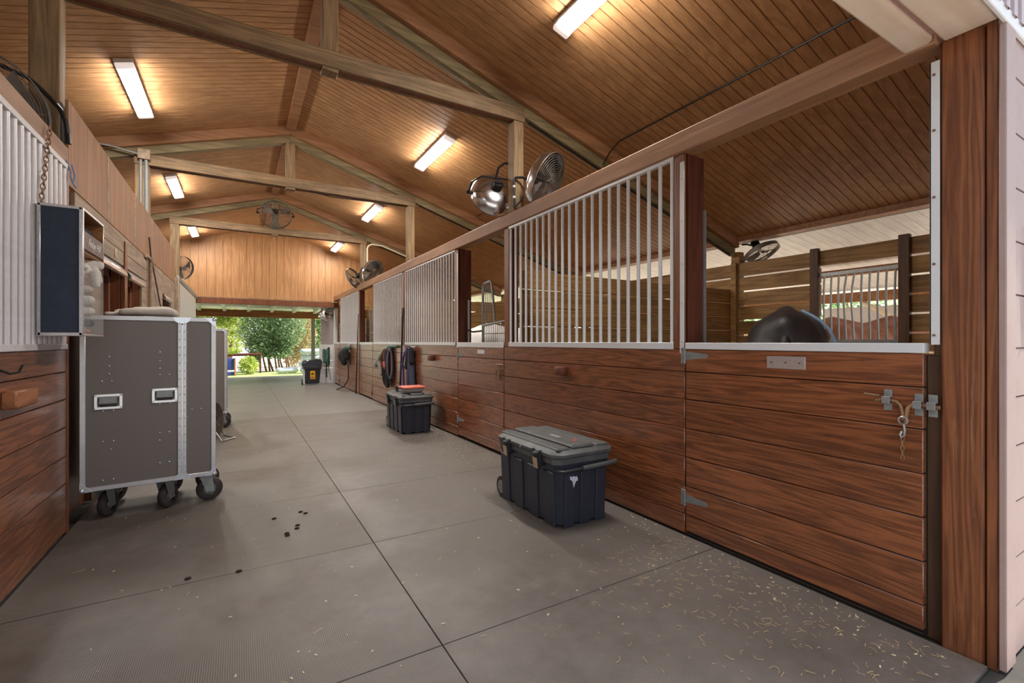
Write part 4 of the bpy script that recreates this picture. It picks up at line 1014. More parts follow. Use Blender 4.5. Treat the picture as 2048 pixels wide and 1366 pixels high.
    rv = [(0.155, 0.99), (0.165, 1.24), (0.165, 1.17), (0.165, 1.11), (0.125, 1.055), (0.18, 1.055), (0.13, 0.83), (0.19, 0.83), (0.13, 0.60), (0.19, 0.60), (0.175, 0.54), (0.13, 0.31), (0.19, 0.31),
          (0.47, 1.27), (0.47, 1.20), (0.47, 1.14), (0.47, 1.09), (0.53, 1.09), (0.47, 0.86), (0.535, 0.86), (0.47, 0.63), (0.53, 0.63), (0.47, 0.57), (0.47, 0.39), (0.53, 0.39), (0.68, 0.80), (0.74, 0.80)]
    for x, z in rv[1:]: B(MB().sphere((x, 0.003, z), 0.006, (1, 0.6, 1), 8), 'rivet', 'alubright')
    m = MB()
    for k in range(6):
        z = Z1-0.12-0.23*k
        m.box(split+0.03, split+0.04, -0.004, 0.0, z-0.006, z+0.006)
    B(m, 'hinge_tab', 'galdull')
    for (x, y, s) in ((0.13, 0.10, 1.15), (0.50, 0.08, 1.0), (0.77, 0.12, 0.15), (0.13, D-0.1, 0.9), (0.50, D-0.1, 0.6), (0.77, D-0.1, 0.4)):
        p = G @ Vector((x, y, 0)); caster(t, (p.x, p.y), rz+s)
    return t
fc = flight_case('tall grey flight case on casters by the left stall front, canvas on top', (-1.010, 4.535), R(4.5))
flight_case('second grey flight case standing behind the first on the left', (-1.01, 8.45), 0.0)
caps = []
G = Matrix.Translation((-1.010, 4.535, 0)) @ Matrix.Rotation(R(4.5), 4, 'Z')
for (x0, y0, x1, y1, z, r) in ((0.24, 0.2, 0.52, 0.24, 1.592, 0.045), (0.2, 0.3, 0.54, 0.34, 1.59, 0.045), (0.22, 0.42, 0.52, 0.42, 1.59, 0.042), (0.32, 0.24, 0.5, 0.34, 1.605, 0.05), (0.13, 0.22, 0.24, 0.28, 1.572, 0.025)):
    caps.append((G @ Vector((x0, y0, z)), G @ Vector((x1, y1, z+0.004)), r*0.8, r, (1.2, 1.2, 0.85)))
tag(blob('folded_canvas', caps, M['canvas'], None, 0.012, 5, wob=0.004, seed=3), 'folded beige canvas lying on top of the nearer flight case', 'cloth')

# ---- floor fan behind the cases
ff = thing('floor_fan', 'wire floor fan with a dark drum, behind the flight cases', 'fan', (-0.28, 7.6, 0))
F = frame((-0.32, 7.62, 0.27), (1, -0.35, 0.1)); m = MB()
for k in range(8): m.tube([((0.05+0.026*k)*math.cos(a), (0.05+0.026*k)*math.sin(a), 0.05) for a in [i*math.pi/14 for i in range(28)]], 0.004 if k < 7 else 0.009, 5, closed=True)
for k in range(8): m.cyl((0.04*math.cos(k*.785), 0.04*math.sin(k*.785), .05), (0.235*math.cos(k*.785), .235*math.sin(k*.785), .05), 0.003, n=5)
m.xf(F); m.build('guard', M['wire'], ff)
m = MB(); m.lathe([(0.235, 0.05), (0.24, -0.05), (0.2, -0.09), (0.06, -0.11)], F, 28); m.build('drum', M['rust'], ff)
MB().tube([(-0.36, 7.45, 0.27), (-0.2, 7.3, 0.02), (-0.05, 7.55, 0.012), (-0.18, 7.8, 0.012), (-0.3, 7.8, 0.26)], 0.010, 6).build('stand', M['gal'], ff)

# ---- hanging tack box
tb = thing('hanging_tack_box', 'navy fronted tack box hung on the left bars, open pockets facing the aisle', 'tack box', (-0.95, 4.05, 1.39))
bx0, bx1, by0, by1, bz0, bz1 = -1.033, -0.832, 3.80, 4.31, 1.39, 2.18
MB().box(bx0+0.008, bx1-0.006, by0, by0+0.012, bz0+0.006, bz1-0.006).build('front_panel', M['navyboard'], tb)
MB().box(bx0, bx0+0.012, by0, by1, bz0, bz1).build('back_panel', M['brownboard'], tb)
MB().box(bx0, bx1, by1-0.012, by1, bz0+0.5, bz1).build('end_panel', M['brownboard'], tb)
MB().box(bx0, bx1, by0, by1, bz1-0.012, bz1).build('top_panel', M['brownboard'], tb)
MB().box(bx0, bx1, by0, by1, bz0, bz0+0.012).build('bottom_panel', M['brownboard'], tb)
for z in (2.06, 1.925): MB().box(bx0+0.013, bx1-0.006, by0+0.016, by1-0.013, z-0.14 if z > 2 else z-0.012, z-0.128 if z > 2 else z).build('shelf', M['brownboard'], tb)
def tr(a, b, c, d, e_, f): MB().box(a, b, c, d, e_, f, 0.002).build('metal_edge', M['alu'], tb)
tr(bx0-0.004, bx0+0.014, by0-0.004, by0+0.012, bz0, bz1); tr(bx1-0.016, bx1+0.004, by0-0.004, by0+0.02, bz0, bz1)
tr(bx0, bx1, by0-0.004, by0+0.014, bz1-0.014, bz1+0.003); tr(bx0, bx1, by0-0.004, by0+0.014, bz0-0.003, bz0+0.018)
tr(bx1-0.01, bx1+0.003, by0, by1, bz1-0.01, bz1+0.003); tr(bx1-0.01, bx1+0.003, by0, by1, bz0-0.003, bz0+0.008)
tr(bx1-0.010, bx1+0.003, by1-0.008, by1+0.002, bz0+0.5, bz1)
m = MB()
for k in range(22):
    z = bz0+0.03+0.035*k
    m.sphere((bx1-0.006, by0-0.005, z), 0.0035, (1, .6, 1), 6); m.sphere((bx0+0.005, by0-0.005, z), 0.0035, (1, .6, 1), 6)
m.build('studs', M['alubright'], tb)
st = MB().box(bx1-0.004, bx1+0.002, by0+0.015, by1-0.005, 1.932, 2.045, 0.001).build('name_strip', M['strip'], tb)
# hand lettering on the strip
cu = bpy.data.curves.new('lettering', 'FONT'); cu.body = 'Finley Hill'; cu.size = 0.075; cu.shear = 0.6; cu.extrude = 0.0008; cu.align_x = 'CENTER'; cu.align_y = 'CENTER'
to = bpy.data.objects.new('lettering_tmp', cu); COL.objects.link(to)
me = bpy.data.meshes.new_from_object(to.evaluated_get(bpy.context.evaluated_depsgraph_get())); bpy.data.objects.remove(to)
mm = MB(); mm.bm.from_mesh(me); bpy.data.meshes.remove(me)
mm.xf(Matrix(((0, 0, 1, bx1+0.0035), (1, 0, 0, 4.055), (0, 1, 0, 1.985), (0, 0, 0, 1))))
mm.build('lettering', M['chalk'], st, False, label='white script lettering')
# clear pocket
pk_ = MB(); pk_.box(bx1-0.002, bx1+0.002, by0+0.02, by1-0.002, bz0+0.01, bz0+0.41, 0.001); pk_.box(bx0+0.02, bx1, by1-0.006, by1-0.002, bz0+0.01, bz0+0.47)
pk_.build('clear_pocket', M['clear'], tb)
MB().box(bx0+0.014, bx1-0.004, by0+0.175, by0+0.18, bz0+0.012, bz0+0.45).build('pocket_divider', M['clear'], tb)
rr = random.Random(77); c = []
for k in range(11):
    y = 3.86+0.036*k; x = -0.90+rr.uniform(-0.02, 0.045); z = 1.855+rr.uniform(-0.03, 0.025); q = rr.uniform(0.022, 0.04)
    c.append(((x-0.05, y, z), (x+rr.uniform(0, 0.04), y+rr.uniform(-0.01, 0.05), z-rr.uniform(-0.01, 0.05)), q, q*0.8))
c += [((-0.85, 4.12, 1.83), (-0.84, 4.14, 1.74), 0.034, 0.024), ((-0.85, 4.2, 1.83), (-0.835, 4.22, 1.77), 0.03, 0.02), ((-0.93, 3.88, 1.84), (-0.92, 4.25, 1.83), 0.04, 0.04)]
tag(blob('rumpled_cloth', c, M['cloth'], None, 0.007, 2, wob=0.005, seed=11), 'rumpled white cloth stuffed over the box pocket', 'cloth')
for i, (z, r, mt, lb_) in enumerate(((1.71, 0.04, 'cloth', 'top roll of the white leg wraps inside the clear pocket'), (1.635, 0.045, 'cloth', 'second roll of the white leg wraps inside the pocket'), (1.555, 0.052, 'cloth', 'third and widest white leg wrap roll in the pocket'), (1.48, 0.045, 'blackcloth', 'black wrap roll at the bottom of the pocket'), (1.425, 0.02, 'coral', 'small pinkish roll on the pocket floor'))):
    y = 4.09+0.02*(i % 2)
    c = [((-0.935, y, z), (-0.88, y+0.05, z), r*0.75, r*0.75, (1, 1.25, 0.85))]
    tag(blob('leg_wrap', c, M[mt], None, 0.008, 3, wob=0.003, seed=20+i), lb_, 'leg wrap', 'leg wraps in the clear pocket')
c = [((-0.938, 3.875, 1.60), (-0.928, 3.945, 1.48), 0.05, 0.05)]
tag(blob('folded_pad', c, M['plaid'], None, 0.01, 4), 'striped navy pad behind the divider of the clear pocket', 'pad')
c = [((-0.938, 4.055, 2.085), (-0.918, 4.235, 2.085), 0.05, 0.05, (1, 1, 0.9))]
tag(blob('cap', c, M['blackcloth'], None, 0.01, 4), 'black cap lying in the top shelf of the tack box', 'cap')
# chain that holds the box
ch = thing('hanging_chain', 'thin chain looped over the left header, holding the tack box', 'chain', (-1.02, 3.99, 2.6))
p0, p1 = Vector((-1.030, 4.0, 2.70)), Vector((-1.024, 3.83, 2.20))
for k in range(17):
    c0 = p0.lerp(p1, k/16); a0 = k % 2
    lk = [c0+Vector(((0.011*math.cos(a) if a0 else 0), (0 if a0 else 0.011*math.cos(a)), 0.020*math.sin(a))) for a in [i*math.pi/5 for i in range(10)]]
    MB().tube(lk, 0.0032, 5, closed=True).build('link', M['rust'], ch)
tw = MB().tube([(-1.052, 4.40, 2.64), (-1.03, 4.42, 2.56), (-1.025, 4.40, 2.52), (-1.02, 4.42, 2.485), (-1.01, 4.46, 2.46)], 0.005, 6)
tw.tube([(-1.03, 4.44, 2.62), (-1.02, 4.47, 2.55), (-1.02, 4.45, 2.50), (-1.02, 4.42, 2.485)], 0.004, 6)
tag(tw.build('baling_twine', M['bluetwine']), 'blue baling twine tied at the end of the left header', 'twine')
# wooden block and hook on the left boards
tag(MB().box(XL-0.002, XL+0.06, 3.36, 3.66, 1.0, 1.095, 0.008).build('wooden_block', M['blockwood']), 'rounded wooden block screwed to the left stall boards', 'block', 'wooden blocks on the stall fronts')
tag(MB().tube([(XL, 3.36, 1.205), (XL+0.03, 3.38, 1.185), (XL+0.05, 3.42, 1.19), (XL+0.055, 3.45, 1.225)], 0.006, 8).build('hook', M['blackmetal']), 'dark metal hook on the left boards above the block', 'hook')
# wooden blocks on the right stall fronts
tag(MB().box(XR-0.08, XR+0.002, 3.50, 3.62, 1.03, 1.115, 0.012, seg=2).build('wooden_block', M['jamb']), 'wooden block sticking out of the first right stall front below the bars', 'block', 'wooden blocks on the stall fronts')
tag(MB().box(XR-0.08, XR+0.002, 6.95, 7.08, 1.05, 1.14, 0.012, seg=2).build('wooden_block', M['jamb']), 'wooden block sticking out of the second right stall front beyond the trunk', 'block', 'wooden blocks on the stall fronts')

# ---- conduits and cables
cd = thing('conduit', 'pair of grey conduits with a box on the left middle post', 'conduit', (-1.15, 8.2, 3.8))
MB().tube([(-1.13, 8.235, 3.93), (-1.13, 8.235, 3.15)], 0.022, 8).build('pipe', M['galdull'], cd)
MB().tube([(-1.19, 8.235, 3.95), (-1.19, 8.235, 3.06)], 0.018, 8).build('pipe', M['galdull'], cd)
MB().box(-1.22, -1.08, 8.19, 8.255, 3.92, 4.06, 0.006).build('junction_box', M['trimgrey'], cd)
MB().tube([(-1.22, 8.2, 3.98), (-1.5, 8.18, 4.02), (-1.8, 8.15, 4.02)], 0.014, 6).build('pipe', M['galdull'], cd)
tag(MB().tube([(2.815, 12.0, 2.84), (2.815, 12.0, 3.72), (2.84, 12.0, 3.80), (2.92, 12.0, 3.85), (3.2, 12.0, 3.84), (4.2, 12.0, 3.50)], 0.02, 8).build('conduit', M['creampost']), 'pale curved conduit beside the far right post', 'conduit')
tag(MB().tube([(XL+0.026, 7.8, 0.02), (XL+0.026, 7.8, 2.42), (XL+0.026, 7.74, 2.46), (XL+0.026, 7.5, 2.46)], 0.022, 8).build('conduit', M['trimgrey']), 'grey conduit running up the left wall past the second tack room door', 'conduit')
tag(MB().tube([(XL+0.02, 7.75, 2.75), (XL+0.02, 7.9, 2.5), (XL+0.03, 8.25, 2.2), (XL+0.03, 8.6, 1.95), (XL+0.05, 9.1, 1.60), (XL+0.05, 9.5, 1.25)], 0.010, 6).build('cord', M['cable']), 'thin rope sagging down the left plywood wall', 'rope')
sh = MB()
for k in range(3): sh.tube([(XL+0.03+0.01*k, 9.35+0.06*math.sin(a), 1.95-0.12*k+0.075*math.cos(a)) for a in [i*math.pi/6 for i in range(12)]], 0.008, 5, closed=True)
tag(sh.build('hanging_snaps', M['blackmetal']), 'dark rings and snaps hanging by the left rope', 'ring')
def cable(pts, label, r=0.008):
    return tag(MB().tube(pts, r, 6).build('cable', M['blackmetal']), label, 'cable')
c1 = [(2.9+0.55*t_, 2.0+2.6*(1-t_)+0.0, 0) for t_ in [i/8 for i in range(9)]]
# pipe across the right ceiling panels, fixed by a clip near the middle
pp = [(4.02, y, cz(4.02)-0.02) for y in (1.2, 1.8, 2.4, 3.0, 3.6, 4.2)]
cable(pp+[(4.0, 4.36, 3.72), (3.98, 4.45, 3.6)], 'dark cable running along the right ceiling to the near truss', 0.009)
cable([(4.02, 8.15, cz(4.02)-0.02), (4.02, 7.5, cz(4.02)-0.02), (4.02, 6.6, cz(4.02)-0.015)], 'dark cable on the right ceiling before the middle truss')
for i, ty in enumerate(TY):
    cable([(2.9, ty+0.075, cz(2.9)-0.278), (4.1, ty+0.075, cz(4.1)-0.278), (5.5, ty+0.075, cz(5.5)-0.278), (6.7, ty+0.075, cz(6.7)-0.278)], ['cables clipped under the right rafter of the near truss', 'cables clipped under the right rafter of the middle truss', 'cables clipped under the right rafter of the far truss'][i], 0.012)
cable([(1.0, TY[1]+0.05, 3.855), (1.35, TY[1]+0.05, 3.815), (1.8, TY[1]+0.05, 3.83), (2.6, TY[1]+0.05, 3.855)], 'cable drooping under the middle tie beam', 0.008)

# ---- black poles and whip on the right wall
tag(MB().tube([(XR-0.09, 8.57, 0.01), (XR-0.05, 8.57, 1.0), (XR-0.015, 8.57, 2.0)], [0.02, 0.018, 0.014], 8).build('pole', M['blackmetal']), 'black pole leaning between the second and third bar grilles', 'pole')
tag(MB().tube([(XR-0.08, 12.36, 0.01), (XR-0.05, 12.36, 1.0), (XR-0.018, 12.36, 2.08)], [0.018, 0.014, 0.008], 8).build('pole', M['blackmetal']), 'thin black pole leaning at the jamb beside the fourth bar grille', 'pole')
# ---- gear hanging on the right wall
hk = []
g1 = thing('hanging_boot_set', 'purple trimmed dark boots and quilted wraps hanging beside the black pole', 'tack', (XR-0.06, 8.15, 0.7))
caps = [((XR-0.06, 8.0, 1.18), (XR-0.06, 8.02, 0.62), 0.06, 0.075, (0.8, 1, 1)), ((XR-0.06, 7.95, 1.0), (XR-0.07, 7.86, 0.58), 0.06, 0.07, (0.8, 1, 1))]
blob('quilted_wrap', caps, M['navycloth'], g1, 0.015, 4, wob=0.004, seed=4)
caps = [((XR-0.07, 8.05, 1.22), (XR-0.08, 8.1, 0.9), 0.055, 0.06), ((XR-0.07, 7.92, 1.22), (XR-0.07, 7.9, 1.0), 0.045, 0.05)]
blob('boot', caps, M['blackcloth'], g1, 0.015, 3, wob=0.006, seed=5)
MB().tube([(XR-0.09, 8.0, 1.24), (XR-0.10, 8.22, 1.15), (XR-0.10, 8.34, 0.95), (XR-0.09, 8.32, 0.85), (XR-0.09, 8.30, 0.5)], 0.022, 8).build('strap', M['purple'], g1, label='purple webbing strap')
MB().tube([(XR-0.10, 8.02, 1.20), (XR-0.12, 8.22, 1.08), (XR-0.12, 8.28, 0.9)], 0.016, 8).build('strap', M['purple'], g1, label='purple webbing strap')
for k in range(5): MB().tube([(XR-0.02, 7.86+0.07*k, 1.27), (XR-0.05, 7.86+0.07*k, 1.26), (XR-0.06, 7.86+0.07*k, 1.29)], 0.006, 5).build('hook', M['gal'], g1)
g2 = thing('hanging_bridles', 'grey cloth, bridles and coloured reins hanging on the third stall front', 'tack', (XR-0.06, 9.6, 0.7))
caps = [((XR-0.06, 9.75, 1.2), (XR-0.09, 10.25, 0.86), 0.04, 0.08, (0.8, 1, 1)), ((XR-0.06, 10.1, 0.95), (XR-0.06, 9.95, 0.68), 0.09, 0.06, (0.7, 1, 1))]
blob('grey_cloth', caps, M['greycloth'], g2, 0.016, 5, wob=0.004, seed=8)
for (y, mt, z1, r) in ((9.62, 'leather', 0.8, 0.02), (9.45, 'navycloth', 0.75, 0.03), (9.3, 'plaid', 0.62, 0.03), (9.55, 'blackcloth', 0.42, 0.025), (9.38, 'redweb', 0.6, 0.014), (9.25, 'blackcloth', 0.5, 0.02), (9.7, 'blackcloth', 0.46, 0.02)):
    pts = [(XR-0.05-0.02*math.sin(a*1.0), y+0.10*math.sin(a), z1+(1.2-z1)*(0.5+0.5*math.cos(a))) for a in [i*math.pi/9 for i in range(18)]]
    MB().tube(pts, r, 6, closed=True).build('strap', M[mt], g2)
caps = [((XR-0.08, 9.6, 0.9), (XR-0.08, 9.55, 0.82), 0.055, 0.05)]; blob('noseband', caps, M['redweb'], g2, 0.015, 3)
caps = [((XR-0.07, 9.45, 0.85), (XR-0.07, 9.42, 0.45), 0.06, 0.05, (.8, 1, 1))]; blob('boot', caps, M['blackcloth'], g2, 0.016, 4, wob=.006, seed=9)
caps = [((XR-0.04, 9.5, 1.24), (XR-0.04, 8.9, 1.26), 0.035, 0.03, (.7, 1, 1))]; blob('garland', caps, M['greenweb'], g2, 0.014, 2, wob=.01, seed=10)
g3 = thing('hanging_helmet_bag', 'dark rounded bag with a long lead rope hanging on the fourth stall front', 'bag', (XR-0.1, 13.7, 0.7))
caps = [((XR-0.13, 13.5, 1.05), (XR-0.15, 13.8, 0.95), 0.15, 0.18, (.7, 1, 1)), ((XR-0.11, 13.5, 0.95), (XR-0.12, 13.7, 0.82), 0.15, 0.14, (.7, 1, 1))]
blob('bag', caps, M['blackcloth'], g3, 0.022, 4, wob=.008, seed=12)
caps = [((XR-0.06, 13.4, 1.18), (XR-0.08, 13.75, 1.18), 0.05, 0.06)]; blob('halter', caps, M['greenweb'], g3, 0.016, 2, wob=.012, seed=13)
MB().tube([(XR-0.1, 13.35, 0.85), (XR-0.08, 13.3, 0.55), (XR-0.09, 13.3, 0.3), (XR-0.18, 13.45, 0.1), (XR-0.34, 13.6, 0.02)], 0.016, 6).build('lead_rope', M['blackmetal'], g3)
for k in range(4): MB().tube([(XR-0.02, 13.35+0.12*k, 1.30), (XR-0.05, 13.35+0.12*k, 1.26), (XR-0.06, 13.35+0.12*k, 1.2)], 0.008, 5).build('hook', M['gal'], g3)
g4 = thing('hanging_halters', 'green halters and lead ropes hanging on the white return wall outside', 'tack', (2.48, 16.08, 0.7))
caps = [((2.38, 16.06, 1.08), (2.40, 16.05, 0.72), 0.05, 0.06, (1, .7, 1)), ((2.50, 16.06, 1.12), (2.48, 16.05, 0.75), 0.05, 0.05, (1, .7, 1)), ((2.43, 16.05, .8), (2.5, 16.05, 0.6), .05, .04)]
blob('halter', caps, M['greenweb'], g4, 0.016, 2, wob=.014, seed=14)
caps = [((2.53, 16.05, 1.15), (2.54, 16.05, 0.62), 0.035, 0.03)]; blob('halter', caps, M['blackcloth'], g4, 0.014, 2, wob=.01, seed=15)
MB().tube([(2.46, 16.06, 0.65), (2.455, 16.06, 0.4), (2.465, 16.06, 0.2)], 0.018, 6).build('lead_rope', M['blackmetal'], g4)
MB().tube([(2.5, 16.06, 0.65), (2.56, 16.06, 0.35), (2.6, 16.06, 0.08)], 0.008, 6).build('lead_rope', M['cable'], g4)

# ---- stall guard gates inside the door openings
def yoke_gate(y0, y1, label, x=2.83):
    t = thing('yoke_gate', label, 'stall gate', (x, (y0+y1)/2, 1.0), group='tubular yoke gates in the stall doors')
    L = y1-y0; yc = y0+L*0.50; w = 0.14
    MB().tube([(x, y1-0.03, -0.016), (x, y1-0.03, 1.95)], 0.018, 8).build('side_tube', M['galdull'], t)
    MB().tube([(x, yc+w, -0.016), (x, yc+w, 2.08), (x, yc+w-0.04, 2.13), (x, yc-w+0.06, 2.15), (x, yc-w+0.02, 2.1), (x, yc-w-0.06, 1.6)], 0.017, 8).build('yoke_tube', M['galdull'], t)
    MB().tube([(x, yc+w, 1.57), (x, y0+0.02, 1.62)], 0.017, 8).build('cross_tube', M['galdull'], t)
    m = MB()
    k = 0
    yy = y0+0.05
    while yy < yc+w-0.02:
        m.cyl((x, yy, 0.3), (x, yy, 1.57), 0.005, n=6); yy += 0.05
    m.cyl((x, y0+0.02, 1.46), (x, yc+w, 1.46), 0.006, n=6); m.cyl((x, y0+0.02, 0.9), (x, yc+w, 0.9), 0.006, n=6)
    yy = yc-w+0.05
    while yy < yc+w-0.02:
        m.cyl((x, yy, 1.6), (x, yy, 2.1), 0.005, n=6); yy += 0.05
    m.build('rods', M['galdull'], t)
    MB().tube([(x-0.01, y1-0.03, 1.52), (x-0.02, y1-0.2, 1.49), (x-0.01, yc+w, 1.50)], 0.012, 6).build('chain', M['blackmetal'], t)
    return t
yoke_gate(4.80, 6.02, 'tubular yoke gate inside the second stall door, white horse behind')
yoke_gate(10.98, 12.24, 'tubular yoke gate inside the third stall door')
yoke_gate(15.05, 15.85, 'tubular yoke gate inside the farthest stall door')

# ---- trash bin at the far end
tbn = thing('trash_bin', 'dark rolling bin with a rounded lid and yellow label at the far opening', 'bin', (2.02, 16.0, 0), group=None)
m = MB(); m.hexa([(1.80, 15.75, 0.03), (2.20, 15.75, 0.03), (2.20, 16.1, 0.03), (1.80, 16.1, 0.03), (1.755, 15.70, 0.52), (2.24, 15.70, 0.52), (2.24, 16.1, 0.52), (1.755, 16.1, 0.52)], 0.02); m.box(1.73, 2.265, 15.68, 16.1, 0.49, 0.60, 0.02); m.build('body', M['blackplastic'], tbn)
lp = [(-0.26, 0.0), (-0.2, 0.09), (-0.06, 0.17), (0.1, 0.21), (0.24, 0.20), (0.28, 0.14), (0.26, 0.0)]
m = MB(); m.prism([(p[0], p[1]) for p in lp], Matrix(((1, 0, 0, 2.0), (0, 0, 1, 15.69), (0, 1, 0, 0.60), (0, 0, 0, 1))), 0.38); m.sphere((1.80, 15.9, 0.66), 0.11, (1, 1.4, 1), 12); m.build('lid', M['trunk'], tbn, ang=30)
lb_ = MB().hexa([(1.93, 15.728, 0.18), (2.08, 15.728, 0.18), (2.08, 15.735, 0.18), (1.93, 15.735, 0.18), (1.925, 15.700, 0.44), (2.07, 15.700, 0.44), (2.07, 15.708, 0.44), (1.925, 15.708, 0.44)]).build('label', M['yellow'], tbn)
m = MB(); m.sphere((1.985, 15.708, 0.345), 0.03, (1.1, 0.15, 1), 10); m.box(2.01, 2.06, 15.708, 15.714, 0.345, 0.36); m.build('label_print', M['ink'], lb_)
m = MB(); m.box(1.945, 2.06, 15.717, 15.722, 0.215, 0.255); m.build('label_print', M['redink'], lb_)
m = MB(); m.cyl((1.74, 15.9, 0.09), (1.70, 15.9, 0.09), 0.09, n=16); m.build('wheel', M['rubber'], tbn)
m = MB(); m.box(1.715, 1.78, 15.72, 15.76, 0.05, 0.5, 0.006); m.build('side_rail', M['alu'], tbn)

# ---- sign on the pink siding at the right edge
sg = thing('notice_board', 'white notice with printed lines on the pink siding at the right edge', 'sign', (3.25, 0.592, 1.62))
MB().box(3.03, 3.50, 0.588, 0.598, 1.40, 1.868, 0.003).build('panel', M['white'], sg)
m = MB(); m.box(3.045, 3.485, 0.585, 0.5885, 1.79, 1.855); m.build('heading_band', M['galdull'], sg)
m = MB(); z = 1.765
while z > 1.44:
    x = 3.05
    while x < 3.44:
        w_ = random.uniform(0.02, 0.06); m.box(x, x+w_, 0.586, 0.5885, z-0.012, z); x += w_+0.012
    z -= 0.03
m.build('printed_lines', M['galdull'], sg)
for x in (3.04, 3.49):
    for z in (1.41, 1.858): MB().cyl((x, 0.583, z), (x, 0.59, z), 0.006, n=8).build('screw', M['blackmetal'], sg)

# ---- hay and shavings on the mats
m = MB(); rnd = random.Random(5)
def bit(x, y, L, r):
    a = rnd.uniform(0, 6.28); k = rnd.uniform(-1.2, 1.2)
    p = [(x, y, 0.003)]
    for i in range(3):
        x += L/3*math.cos(a); y += L/3*math.sin(a); a += k*0.5; p.append((x, y, 0.003+rnd.uniform(0, 0.004)))
    m.tube(p, r, 4)
for i in range(380):
    x = 2.62-abs(rnd.gauss(0, 0.55)); y = rnd.uniform(0.72, 2.2)
    if x > 0.9: bit(x, y, rnd.uniform(0.008, 0.05), rnd.uniform(0.0006, 0.0012))
for i in range(40): bit(rnd.uniform(-0.9, 2.5), rnd.uniform(1.2, 6.0), rnd.uniform(0.01, 0.06), 0.0012)
tag(m.build('hay_scatter', M['straw'], None, False), 'loose hay stalks scattered on the mats before the nearest stall door', 'hay', kind='stuff')
m = MB()
for i in range(520):
    q = rnd.random()
    if q < 0.5: x, y = 2.66-abs(rnd.gauss(0, 0.22)), rnd.uniform(0.7, 7.5)
    else: x, y = rnd.uniform(-0.95, 2.6), rnd.uniform(1.0, 8.5)
    if (1.85 < x < 2.6 and 2.6 < y < 3.65) or (1.95 < x < 2.6 and 6.5 < y < 7.5): continue
    s = rnd.uniform(0.0018, 0.0048); a = rnd.uniform(0, 3.14)
    m.box(-s*1.8, s*1.8, -s*0.7, s*0.7, 0.0005, 0.003, M4=Matrix.Translation((x, y, 0)) @ Matrix.Rotation(a, 4, 'Z'))
tag(m.build('shavings_scatter', M['chip'], None, False), 'pale wood shavings specked over the rubber mats', 'shavings', kind='stuff')
m = MB()
for (x, y) in ((0.42, 4.0), (0.37, 3.72), (0.36, 3.66), (0.29, 3.60), (0.29, 3.56), (0.45, 3.95), (0.23, 3.95), (-0.25, 3.2), (0.0, 3.15)): m.sphere((x, y, 0.004), 0.014, (1.3, 1, 0.5), 7)
tag(m.build('dirt_crumbs', M['dark'], None), 'dark crumbs of dirt in the middle of the near mats', 'dirt', kind='stuff')
